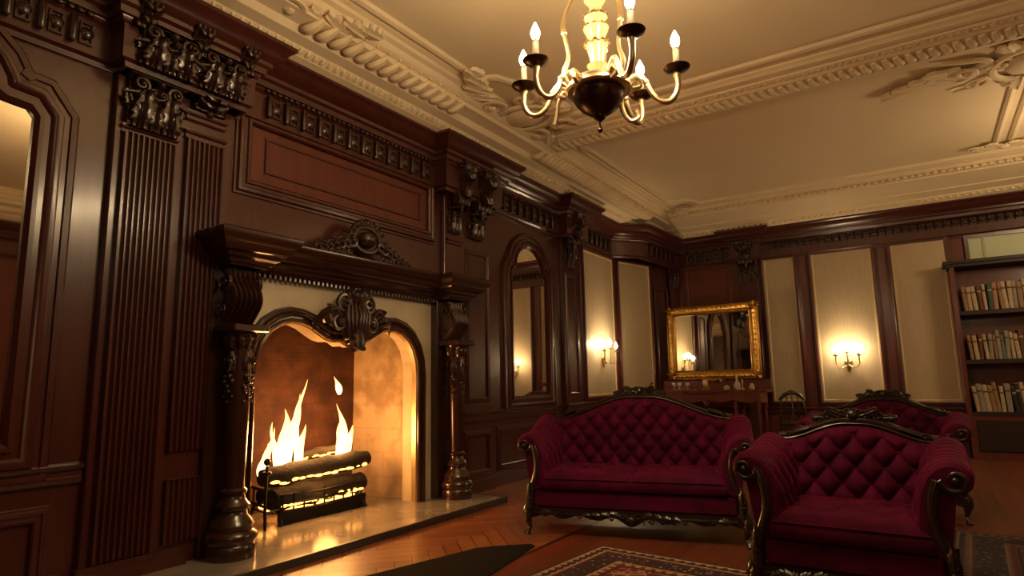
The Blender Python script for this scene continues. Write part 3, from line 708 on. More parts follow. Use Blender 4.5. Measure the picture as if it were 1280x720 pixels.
# firebox
BX = -4.80
fb = MB()
fb.box(BX-.1, WX-.1, 2.3, 2.62, -.0, 2.05, MI @ T(0, -.12, 0)).box(BX-.1, BX, 2.4, 4.6, 0, 2.05, MI).box(BX-.1, WX-.1, 2.4, 4.6, 1.95, 2.05, MI)
fb.build('firebox', FBACK, FP, smooth=0)
fs_ = MB().prism([(WX-.1, 4.46), (BX, 4.38), (BX, 4.55), (WX-.1, 4.58)], .05, 1.96, MI).prism([(WX-.1, 4.445), (BX, 4.36), (BX, 4.40), (WX-.1, 4.47)], .05, .24, MI)
fs_.build('firebox_side', FSIDE, FP, smooth=0)
MB().box(BX, WX, 2.4, 4.6, .0, .05, MI).build('firebox_floor', HEARTH, FP, smooth=0)
hearth = MB().bbox(WX, -3.37, 1.2, 4.93, 0, .035, .004).build('hearth_slab', HEARTH, smooth=0)
tag(hearth, 'polished grey stone hearth slab in front of the fireplace', 'hearth')
MB().bbox(-3.37, -3.345, 1.2, 4.955, 0, .052, .004).bbox(WX, -3.345, 4.93, 4.955, 0, .052, .004).build('edge_strip', HEDGE, hearth, smooth=0)
MB().bbox(WX, -3.37, 1.21, 4.929, .033, .05, .003).build('polished_top', HEARTH, hearth, smooth=0)

# fire grate, logs, flames
gx = -4.38
gr = thing('fire_grate', 'black iron fire basket holding burning logs', 'fire grate', (gx, 3.55, .05))
g = MB()
for z in (.10, .16, .22): g.tube([(.16, -.42, z), (.19, 0, z-.01), (.16, .42, z)], .011, 8)
for y in (-.42, .42): g.tube([(-.20, y, .14), (.16, y, .10)], .012, 8); g.tube([(-.20, y, .26), (.16, y, .22)], .012, 8)
g.build('basket_bars', IRON, gr)
bk = MB()
for i in range(9): y = -.40+i*.1; bk.tube([(-.2, y, .26), (-.2, y, .09), (.0, y, .07), (.17, y, .09), (.175, y, .23)], .009, 6)
bk.build('basket_ribs', IRON, gr)
MB().prism([(-.44, .03), (-.40, .0), (.40, .0), (.44, .03), (.44, .115), (-.44, .095)], 0, .02, frame_m((.165, 0, 0), (0, 1, 0), (0, 0, 1), (1, 0, 0))).build('front_plate', IRON, gr, smooth=0)
for x, y in ((.15, -.40), (.15, .40), (-.18, -.40), (-.18, .40)): MB().tube([(x, y, .12), (x*1.15, y*1.04, .05), (x*1.3, y*1.08, .0)], [.014, .016, .022], 8).build('leg', IRON, gr)
MB().tube([(.20, -.57, 0), (.19, -.57, .20), (.20, -.57, .46)], .012, 8).egg((.20, -.57, .49), .028, I4).lathe([(.03, .40), (.035, .41), (.03, .42)], 10, T(.2, -.57, 0)).tube([(.20, -.57, .12), (.16, -.42, .12)], .01, 6).build('andiron', IRON, gr)
LOGM = mat('charred_bark', (.006, .004, .003), .9, noise=((.014, .008, .005), 6, (1, 1, 1)), bump=1.0, bscale=30)
def log(p0, p1, r, label):
    a, b = Vector(p0), Vector(p1); n = 12; mb = MB(); L = (b-a)
    pts = [a+L*(i/n)+Vector((jit(.008), 0, jit(.008))) for i in range(n+1)]; rr = [r*(1+jit(.12)) for _ in pts]; rr[0] *= .8; rr[-1] *= .8
    o = mb.tube([p-a for p in pts], rr, 12).build('log', LOGM); o.location = a
    tag(o, label, 'log', 'logs burning in the fire basket')
    for i in range(12):
        f = .08+.076*i; p = L*f+Vector((r*.74, 0, -r*.55+jit(.010))); MB().egg((p.x, p.y, p.z), (r*.30, .028+rnd.random()*.03, r*(.10+.16*rnd.random())), I4, 7, 5).build('ember_patch', EMBER, o)
    return o
log((gx+.09, 3.10, .235), (gx+.10, 4.02, .255), .085, 'charred lower log at the front of the fire basket')
log((gx-.10, 3.14, .24), (gx-.09, 4.02, .25), .080, 'dark log lying behind the front one in the fire basket')
log((gx+.02, 3.06, .395), (gx+.08, 4.10, .45), .078, 'thick charred top log sloping up to the right')
log((gx-.12, 3.45, .50), (gx-.06, 4.00, .56), .040, 'thin log resting across the top of the fire')
em = MB()
for i in range(70):
    em.egg((jit(.14), jit(.40), .085+rnd.random()*.03), (.03+rnd.random()*.02, .035, .02), I4, 6, 4)
o = em.build('ember_bed', EMBER); o.location = (gx, 3.55, .05); tag(o, 'bed of glowing embers under the logs', 'embers', kind='stuff')
def tongue(h, r, bend, seed):
    q = random.Random(seed); ph = q.uniform(0, 6); mb = MB()
    def fn(a, b):
        th = a*2*PI; rr = .78*r*(math.sin(PI*min(1, b*.80+.13))**1.0)*(1-b)**.55*(1+.22*math.sin(2*th+ph+5*b))
        return (rr*math.cos(th)*.55+bend*.3*math.sin(b*4+ph), rr*math.sin(th)+bend*(b**1.5)+.05*h*math.sin(b*7+ph)*b, h*b)
    return mb.grid(fn, 18, 22, cu=True)
def flame(x, y, z, parts, label):
    t = thing('flame', label, 'flame', (x, y, z))
    for i, (h, r, bend, dy) in enumerate(parts):
        o = tongue(h, r, bend, i*7+int(y*100)).build('flame_tongue', FLAME, t); o.location = (0, dy, 0)
    return t
flame(gx-.02, 3.33, .42, [(.62, .085, .10, .0), (.50, .10, -.02, -.03), (.36, .07, .06, .10), (.74, .05, .12, .04), (.40, .06, -.06, -.10)], 'tall bright flame rising from the left half of the logs')
flame(gx-.02, 3.10, .36, [(.30, .07, .04, 0), (.42, .05, .07, .02)], 'small flame at the left end of the logs')
flame(gx-.04, 3.92, .48, [(.46, .07, -.05, 0), (.34, .08, .03, -.05), (.26, .07, .05, .06)], 'forked flame rising from the right end of the logs')
flame(gx-.02, 3.84, 1.02, [(.16, .05, -.04, 0)], 'detached lick of flame above the right end of the fire')
lamp('firelight', (gx+.02, 3.40, .66), P_FIRE, FIREC, .16)
lamp('firelight', (gx+.05, 3.80, .62), P_FIRE*.6, FIREC, .14)
lamp('firelight', (gx+.26, 3.50, .30), P_FIRE*.06, FIREC, .10)

# ================================================================== CHANDELIER
CH = thing('chandelier', 'brass candle chandelier with dark bronze bowl hanging from the ceiling', 'chandelier', (-1.245, 2.735, 2.38))
zb = .235        # bobeche height above the base empty
cb = MB().lathe([(.006, -.045), (.014, -.035), (.012, -.02), (.004, -.01), (.004, .01), (.018, .02), (.028, .03), (.03, .045), (.055, .055), (.092, .082), (.120, .115), (.132, .145), (.134, .17), (.130, .18)], 32)
cb.build('bowl', BRONZE, CH)
MB().lathe([(.10, .165), (.158, .168), (.168, .178), (.166, .192), (.154, .20), (.156, .212), (.145, .222), (.10, .225), (.05, .225)], 36).build('ring', BRASS, CH)
for k in range(6):
    a = k*PI/3+.3; MB().tube(crv([(.150*math.cos(a), .150*math.sin(a), .20), (.195*math.cos(a), .195*math.sin(a), .22), (.21*math.cos(a+.06), .21*math.sin(a+.06), .18), (.17*math.cos(a), .17*math.sin(a), .165)]), ramp([.015, .014, .012, .01]), 8).build('scroll_boss', BRASS, CH)
MB().lathe([(.03, .22), (.05, .235), (.03, .25), (.026, .27), (.045, .30), (.055, .315), (.035, .325), (.04, .36), (.05, .40), (.055, .425), (.062, .43), (.04, .44), (.045, .47), (.06, .50), (.066, .52), (.04, .53), (.03, .55),
    (.05, .57), (.06, .58), (.03, .595), (.03, .64), (.055, .67), (.058, .70), (.03, .72), (.02, .76), (.035, .80), (.04, .82), (.02, .84), (.014, .86), (.014, 1.16), (.014, 1.38)], 20).build('baluster', CREAMW, CH)
MB().lathe([(.02, 1.34), (.05, 1.36), (.075, 1.40), (.08, 1.435)], 20).build('canopy', BRASS, CH)
for z, r in ((.435, .075), (.525, .072), (.59, .068), (.705, .066)):
    m_ = MB()
    for k in range(10): a = k*PI/5; m_.leaf(.05, .020, frame_m((r*.5*math.cos(a), r*.5*math.sin(a), z-.02), (-math.sin(a), math.cos(a), 0), (math.cos(a)*.8, math.sin(a)*.8, .35), (-.35*math.cos(a), -.35*math.sin(a), .9)), ns=7, nt=5, curl=.6)
    m_.build('leaf_collar', BRASS, CH)
arms = [(-159, .385, 0), (-119, .365, 0), (-43, .405, .01), (22, .39, 0), (72, .34, 0)]
for ang, r, dz in arms:
    a = math.radians(ang); c, s = math.cos(a), math.sin(a)
    pr = [(.14, .20), (.17, .235), (.205, .235), (.235, .195), (.26, .135), (.30, .09), (.345, .085), (.375, .115), (.388, .16), (.386, .20), (.385, .222)]
    k = r/.385; pts = [(p[0]*k*c, p[0]*k*s, p[1]+dz) for p in pr]
    ar = MB().tube(crv(pts), [v*1.25 for v in ramp([.012, .011, .010, .010, .011, .012, .012, .012, .011, .012, .015])], 12)
    ar.egg((.235*k*c, .235*k*s, .195), .017, I4); ar.build('arm', BRASS, CH)
    X = T(r*c, r*s, zb+dz)
    bo = MB().lathe([(.008, -.03), (.016, -.02), (.018, -.005), (.035, .0), (.058, .012), (.066, .022), (.064, .027), (.05, .020), (.02, .014), (.012, .014)], 24, X).build('drip_pan', BRONZE, CH)
    MB().lathe([(.015, .012), (.0155, .02), (.015, .125), (.012, .13)], 16, X).build('candle', CANDLE, CH)
    MB().lathe([(.009, .125), (.016, .138), (.023, .158), (.022, .178), (.013, .200), (.003, .222)], 14, X).build('flame_bulb', BULB, CH)
    lamp('candle_and_fill_light', (-1.245+r*c, 2.735+r*s, 2.38+zb+dz+.175), P_CHAND, WARM, .03)
for ang in (-140, -20, 100):
    a = math.radians(ang); c, s = math.cos(a), math.sin(a)
    pr = [(.15, .20), (.175, .27), (.15, .36), (.165, .46), (.175, .52), (.15, .62), (.10, .72), (.05, .80), (.02, .83)]
    MB().tube(crv([(p[0]*c, p[0]*s, p[1]) for p in pr]), ramp([.010, .013, .010, .011, .014, .010, .010, .010, .012]), 8).egg((.17*c, .17*s, .49), .018, I4).build('stay_rod', BRASS, CH)
a = math.radians(-175); c, s = math.cos(a), math.sin(a)
MB().tube(crv([(p[0]*c, p[0]*s, p[1]) for p in [(.13, .19), (.18, .22), (.22, .17), (.235, .10), (.25, .05)]]), ramp([.014, .012, .010, .010, .013]), 8).build('hook_arm', BRASS, CH)
a = math.radians(45); c, s = math.cos(a), math.sin(a)
MB().tube(crv([(p[0]*c, p[0]*s, p[1]) for p in [(.13, .18), (.12, .10), (.16, .03), (.21, .05), (.20, .09)]]), ramp([.013, .013, .012, .011, .012]), 8).build('hook_arm', BRASS, CH)

for (x_, y_), lb in (((2.05, 7.9), 'unseen chandelier copy added for fill light in the far bay, beyond the right edge'), ((1.3, -.9), 'unseen chandelier copy added for fill light behind the camera near the back wall')):
    c2 = copy_tree(CH); c2.location = (x_, y_, 2.38); c2['label'] = lb; c2['group'] = 'chandelier and its added copies'  # copies out of view, added with a lamp each to brighten the room
    lamp('candle_and_fill_light', (x_, y_, 2.80), P_CHAND*(1.4 if y_ > 0 else .45), WARM, .30)
CH['group'] = 'chandelier and its added copies'

# ================================================================== SCONCES
def sconce(M, loc, label, span):
    t = thing('wall_sconce', label, 'wall lamp', loc, group='candle sconces on the cream panels'); M = M.to_3x3().to_4x4()
    MB().lathe([(.004, -.14), (.02, -.12), (.035, -.08), (.03, -.05), (.055, -.02), (.06, .01), (.04, .04), (.015, .07), (.02, .10), (.008, .13), (.003, .2)], 14, M @ T(0, 0, .02) @ Matrix.Rotation(-PI/2, 4, 'X') @ S3(1, .45, 1)).build('backplate', BRASS, t)
    for dx, o in ((-span, .12), (0, .16), (span, .12)):
        MB().tube([(0, -.03, .02), (dx*.35, -.07, .09), (dx*.75, -.075, .125), (dx, -.03, .13), (dx, o-.02, .13)], [.010, .009, .008, .008, .012], 8, M).build('arm', BRASS, t)
        X = M @ T(dx, 0, .13) @ T(0, o-.02, 0) @ Matrix.Rotation(-PI/2, 4, 'X')
        MB().lathe([(.01, -.01), (.035, .0), (.04, .01), (.02, .008), (.012, .01), (.012, .05)], 12, X).build('candle_cup', BRASS, t)
        MB().lathe([(.010, .045), (.024, .07), (.026, .09), (.016, .12), (.004, .145)], 12, X).build('flame_bulb', BULB, t)
        p = Vector(loc)+(M @ Vector((dx, o+.08, .13)))
        lamp('sconce_light', p, P_SCONCE, WARM, .028)
sconce(ML, (WX+.01, 8.40, 1.42), 'gilt candle sconce glowing on the left wall beside the gold mirror', .20)
sconce(MF, (-.94, FY-.01, 1.30), 'gilt candle sconce glowing on the far wall behind the armchair', .155)

# ================================================================== GILT MIRROR + CONSOLE TABLE
gm = thing('gilt_mirror', 'rectangular mirror in ornate gold frame above the console table', 'mirror', (-2.78, 10.0, 1.09), -.035)
MG = frame_m((0, 0, 0), (1, 0, 0), (0, .035, 1), (0, -1, .035)); hw, hh = .73, 1.17
MB().box(-hw+.14, hw-.14, .13, hh-.13, 0, .012, MG).build('mirror_glass', MIRROR, gm, smooth=0)
MB().sweep([(-hw+.13, .13), (-hw+.13, hh-.13), (hw-.13, hh-.13), (hw-.13, .13)], [(.01, 0), (.01, .03), (0, .045), (-.015, .03), (-.03, .028), (-.06, .05), (-.09, .065), (-.105, .055), (-.11, .035), (-.13, .03), (-.13, -.02)], True, MG).box(-hw+.02, hw-.02, .02, hh-.02, -.02, -.001, MG).build('gilt_frame', GOLD, gm)
o_ = MB(); kk = 18
for i in range(kk):
    x = -hw+.08+(2*hw-.16)*i/(kk-1)
    for z in (.045, hh-.045): o_.leaf(.05, .028, MG @ T(x, z-.02, .05), ns=7, nt=5)
for i in range(13):
    z = .1+(hh-.2)*i/12
    for x in (-hw+.045, hw-.045): o_.leaf(.05, .026, MG @ T(x, z-.02, .05), ns=7, nt=5)
for x in (-hw+.06, hw-.06):
    for z in (.06, hh-.06):
        for q in range(5): o_.leaf(.09, .03, MG @ T(x, z, .055) @ RZ(q*2*PI/5), ns=9, nt=5)
o_.sweep([(-hw+.045, .045), (-hw+.045, hh-.045), (hw-.045, hh-.045), (hw-.045, .045)], [(-.012, .03), (-.008, .06), (.008, .06), (.012, .03)], True, MG).build('frame_carving', GOLD, gm)
o_ = MB()
for sg in (-1, 1): o_.tube([(0, -.03, .03), (sg*.15, .02, .03), (sg*.32, .0, .03), (sg*.45, .02, .03)], [.02, .014, .012, .006], 8, MG); o_.spiral(.04, 1.2, .3, MG @ T(sg*.13, -.02, .03), a0=0, sgn=sg)
o_.build('lower_cresting', GOLD, gm)

ct = thing('console_table', 'reddish wooden console table under the gold mirror', 'table', (-2.78, 9.75, 0), 0)
top = MB(); hw = .86
outl = [(-hw, -.20), (-hw+.08, -.27), (-.35, -.27), (-.28, -.30), (.28, -.30), (.35, -.27), (hw-.08, -.27), (hw, -.20), (hw, .29), (-hw, .29)]
top.prism(outl, .905, .93).prism([(x*.98, y*.97) for x, y in outl], .885, .905); top.build('table_top', WOODR, ct, smooth=0)
ap = MB(); pts = []
for i in range(41):
    x = -.78+1.56*i/40; pts.append((x, .74+.035*math.cos(x*8)**2-.03*(abs(x) < .07)))
ap.prism([(-.78, .885)]+pts+[(.78, .885)], 0, .03, frame_m((0, -.23, 0), (1, 0, 0), (0, 0, 1), (0, -1, 0))).box(-.78, -.75, -.24, .24, .74, .885).box(.75, .78, -.24, .24, .74, .885).box(-.78, .78, .22, .24, .74, .885)
ap.build('apron', WOODR, ct, smooth=30)
MB().spiral(.045, 1.3, .3, frame_m((0, -.27, .77), (1, 0, 0), (0, 0, 1), (0, -1, 0)), tail=1).leaf(.12, .04, frame_m((0, -.265, .79), (-1, 0, 0), (0, 0, -1), (0, -1, 0))).build('apron_carving', WOODR, ct)
lp = [(.022, 0), (.03, .02), (.02, .05), (.018, .08), (.03, .11), (.022, .14), (.02, .30), (.026, .45), (.032, .58), (.022, .62), (.036, .65), (.03, .68), (.034, .74), (.034, .80)]
for x in (-.74, .74, .42, -.42):
    for y in (-.21, .2): MB().lathe(lp, 14, T(x, y, 0)).build('leg', WOODR, ct)
MB().box(-.76, .76, -.20, .22, .12, .145).build('lower_shelf', WOODR, ct, smooth=0)
MB().bbox(-.84, .84, .262, .285, .93, 1.075, .006).build('backboard', WOODR, ct, smooth=0)
MB().tube([(-.86, -.1, .93), (-.90, -.1, .97), (-.92, -.1, 1.02), (-.90, -.1, 1.05), (-.87, -.1, 1.03)], [.02, .018, .016, .014, .012], 8).build('side_scroll', WOODR, ct)
# things on the console
def onct(name, label, cat, x, y, prof, m, n=14, group=None):
    o = MB().lathe(prof, n).build(name, m); o.location = (-2.78+x, 9.75+y, .93); tag(o, label, cat, group); return o
GLASSM = mat('cut_glass', (.85, .78, .62), .08, 0, coat=.5, trans=.6)
clk = thing('mantel_clock', 'small gold table clock in the middle of the console table', 'clock', (-2.83, 9.70, .93))
MB().bbox(-.06, .06, -.04, .04, 0, .03, .006).bbox(-.045, .045, -.03, .03, .03, .17, .012).build('case', GOLD, clk)
MB().lathe([(.035, 0), (.036, .005), (.03, .008)], 18, frame_m((0, -.031, .11), (1, 0, 0), (0, 0, 1), (0, -1, 0))).build('dial', mat('dial_face', (.7, .55, .3), .4), clk)
MB().egg((0, 0, .185), (.03, .025, .02)).egg((0, 0, .21), .01).build('finial', GOLD, clk)
bp = [(.03, 0), (.032, .005), (.006, .012), (.006, .05), (.03, .07), (.034, .10), (.030, .11), (.004, .11)]
for i, (x, y) in enumerate(((-.55, -.05), (-.44, -.12), (-.35, .0))):
    onct('goblet', ['small goblet nearest the left end of the console table', 'small goblet second from the left end of the console table', 'small goblet nearest the gold clock on its left'][i], 'goblet', x, y, bp, GLASSM, group='goblets on the console table')
onct('silver_bowl', 'low shiny bowl right of the goblets on the console', 'bowl', -.20, -.10, [(.03, 0), (.03, .01), (.05, .03), (.065, .06), (.062, .06), (.0, .03)], BRASS)
onct('decanter', 'tall glass decanter to the right of the gold clock', 'decanter', .40, .02, [(.045, 0), (.05, .02), (.05, .08), (.02, .12), (.014, .15), (.02, .16), (.018, .19), (.005, .21)], GLASSM)
onct('candlestick', 'brass candlestick at the right of the console table', 'candlestick', .50, -.08, [(.04, 0), (.04, .01), (.012, .03), (.01, .08), (.018, .10), (.01, .12), (.02, .15), (.014, .15)], BRASS)
onct('trinket_box', 'small round trinket box left of the decanter', 'box', .28, -.12, [(.04, 0), (.045, .01), (.045, .04), (.03, .055), (.008, .065)], CREAMW)
onct('cream_jar', 'small cream jar rightmost on the console table', 'jar', .62, -.02, [(.03, 0), (.04, .03), (.035, .06), (.02, .07), (.025, .08), (.005, .09)], CREAMW)

sc_ = thing('side_chair', 'dark wooden side chair standing right of the console table', 'chair', (-1.62, 9.75, 0), .2)
MB().bbox(-.20, .20, -.19, .20, .42, .47, .02).build('seat', FRAMEW, sc_)
for x, y in ((-.17, -.16), (.17, -.16)): MB().tube([(x, y, .43), (x*1.05, y*1.1, .2), (x*1.1, y*1.2, 0)], [.022, .015, .012], 8).build('leg', FRAMEW, sc_)
for x in (-.17, .17): MB().tube([(x*1.05, .24, 0), (x, .18, .44), (x*.95, .20, .65), (x*.85, .24, .80)], [.014, .018, .016, .014], 8).build('leg', FRAMEW, sc_)
bk = MB().tube([(-.17, .235, .76), (-.10, .24, .84), (0, .245, .88), (.10, .24, .84), (.17, .235, .76)], [.02, .028, .034, .028, .02], 10); bk.tube([(-.15, .215, .60), (0, .22, .62), (.15, .215, .60)], .014, 8)
for x in (-.07, 0, .07): bk.tube([(x*.8, .2, .46), (x*1.3, .215, .6), (x, .24, .84)], .010, 6)
bk.build('backrest', FRAMEW, sc_)

# ================================================================== BOOKCASE
bcx0, bcx1, bf, bb = .42, 2.2, 10.22, 10.63
bc = thing('bookcase', 'tall dark wooden bookcase filled with books against the far wall', 'bookcase', ((bcx0+bcx1)/2, (bf+bb)/2, 0))
BM = T(-(bcx0+bcx1)/2, -(bf+bb)/2, 0)
body = MB().box(bcx0, bcx0+.05, bf, bb, 0, 2.55, BM).box(bcx1-.05, bcx1, bf, bb, 0, 2.55, BM).box(bcx0, bcx1, bb-.02, bb, 0, 2.55, BM).box(bcx0, bcx1, bf+.01, bb, 0, .55, BM)
body.build('carcass', WOODR, bc, smooth=0)
MB().sweep([(bcx0-.0, bb), (bcx0, bf), (bcx1, bf), (bcx1, bb)][::-1], [(0, 2.50), (-0, 2.50), (0, 2.5)], M=BM)
MB().box(bcx0-.03, bcx1+.03, bf-.03, bb, 2.53, 2.57, BM).box(bcx0-.07, bcx1+.07, bf-.07, bb, 2.57, 2.61, BM).build('crown', CABINET_DARK, bc, smooth=0)
SZ = [.60, 1.28, 1.93]
for z in SZ: MB().bbox(bcx0+.05, bcx1-.05, bf+.01, bb-.02, z-.06, z, .006, BM).build('shelf', CABINET_DARK, bc, smooth=0)
for i in range(2):
    x0 = bcx0+.08+i*.86; d = MB().bbox(x0, x0+.76, bf-.012, bf+.02, .1, .50, .01, BM).build('door', CABINET_DARK, bc, smooth=0)
    MB().egg((x0+(.68 if i == 0 else .08), bf-.02, .32), .014, BM).build('knob', BRASS, d)
BCOL = dict(cream=(.50, .40, .26), tan=(.32, .20, .11), grey=(.30, .29, .24), red=(.30, .03, .02), green=(.05, .10, .07), dark=(.035, .03, .028), pink=(.42, .22, .15), brown=(.14, .06, .03), blue=(.16, .20, .20))
BMAT = {k: mat('book_'+k, v, .7, noise=(tuple(c*.8 for c in v), 20, (1, 1, 1))) for k, v in BCOL.items()}
PAGE = mat('book_pages', (.55, .46, .32), .9)
def book(w, h, d, col):
    o = MB().box(-w/2, w/2, -.002, d, 0, h).build('book', BMAT[col], smooth=0)       # cover block
    # rounded spine, pages
    s = MB().grid(lambda a, b: ((a-.5)*w, -.002-.010*math.sin(a*PI), b*h), 7, 2, flip=False).build('spine', BMAT[col], o)
    MB().box(-w/2+.004, w/2-.004, .01, d-.004, h, h+.002).build('pages', PAGE, o, smooth=0)
    if w > .028: MB().grid(lambda a, b: ((a-.5)*w*.98, -.0035-.010*math.sin(a*PI), h*.72+b*h*.06), 7, 2).build('spine_band', BMAT['cream' if col in ('red', 'dark', 'brown', 'green') else 'brown'], o)
    return o
rows = {1.93: 'tan cream cream brown cream green pink tan cream cream grey tan cream pink red red tan cream brown red pink cream tan cream red',
        1.28: 'tan cream brown cream grey tan grey blue grey cream cream brown',
        .60: 'cream grey cream tan tan cream grey dark dark cream red red brown cream cream dark red cream tan grey'}
RN = {1.93: 'top', 1.28: 'middle', .60: 'lower'}
AD = {'cream': 'cream', 'tan': 'tan', 'grey': 'grey', 'red': 'red', 'green': 'dark green', 'dark': 'black', 'pink': 'salmon pink', 'brown': 'brown', 'blue': 'blue-grey'}
ORD = ['first', 'second', 'third', 'fourth', 'fifth', 'sixth', 'seventh', 'eighth', 'ninth', 'tenth', 'eleventh', 'twelfth', 'thirteenth', 'fourteenth', 'fifteenth', 'sixteenth', 'seventeenth', 'eighteenth', 'nineteenth', 'twentieth', 'twenty-first', 'twenty-second', 'twenty-third', 'twenty-fourth', 'twenty-fifth']
for z, names in rows.items():
    x = bcx0+.075+(.0 if z == .60 else .02); ns = names.split(); pl = 0
    for i, c in enumerate(ns):
        w = rnd.uniform(.030, .052) if z != .60 else rnd.uniform(.036, .060); h = rnd.uniform(.31, .38)+(.02 if c in ('red',) else 0)
        lean = .10 if (z == .60 and i not in (5, 6)) else (rnd.choice([0, .03, .06]))
        x += max(0, math.sin(lean-pl))*h; pl = lean
        if x+w+.05 > bcx1-.08: break
        o = book(w, h, .24, c); o.location = (x+w/2, bf+.06+rnd.random()*.015, z+.001); o.rotation_euler = (0, -lean, 0)
        if lean: o.location.z += math.sin(lean)*w/2*1.0
        x += w/math.cos(lean)+.003+(.012 if lean and rnd.random() < .3 else 0)
        tag(o, f'{AD[c]} book, {ORD[i]} from the left on the {RN[z]} shelf of the bookcase', 'book', f'books on the {RN[z]} shelf of the bookcase')
    if z == 1.28:
        for k in range(3):
            o = book(.045, .40, .24, ['cream', 'brown', 'cream'][k]); o.rotation_euler = (0, PI/2, 0); o.location = (x+.06, bf+.06, z+.024+k*.048)
            tag(o, ['cream book lying flat at the bottom of the pile on the middle shelf', 'brown book lying flat in the middle of the pile on the middle shelf', 'cream book lying flat on top of the pile on the middle shelf'][k], 'book', 'books lying flat on the middle shelf')

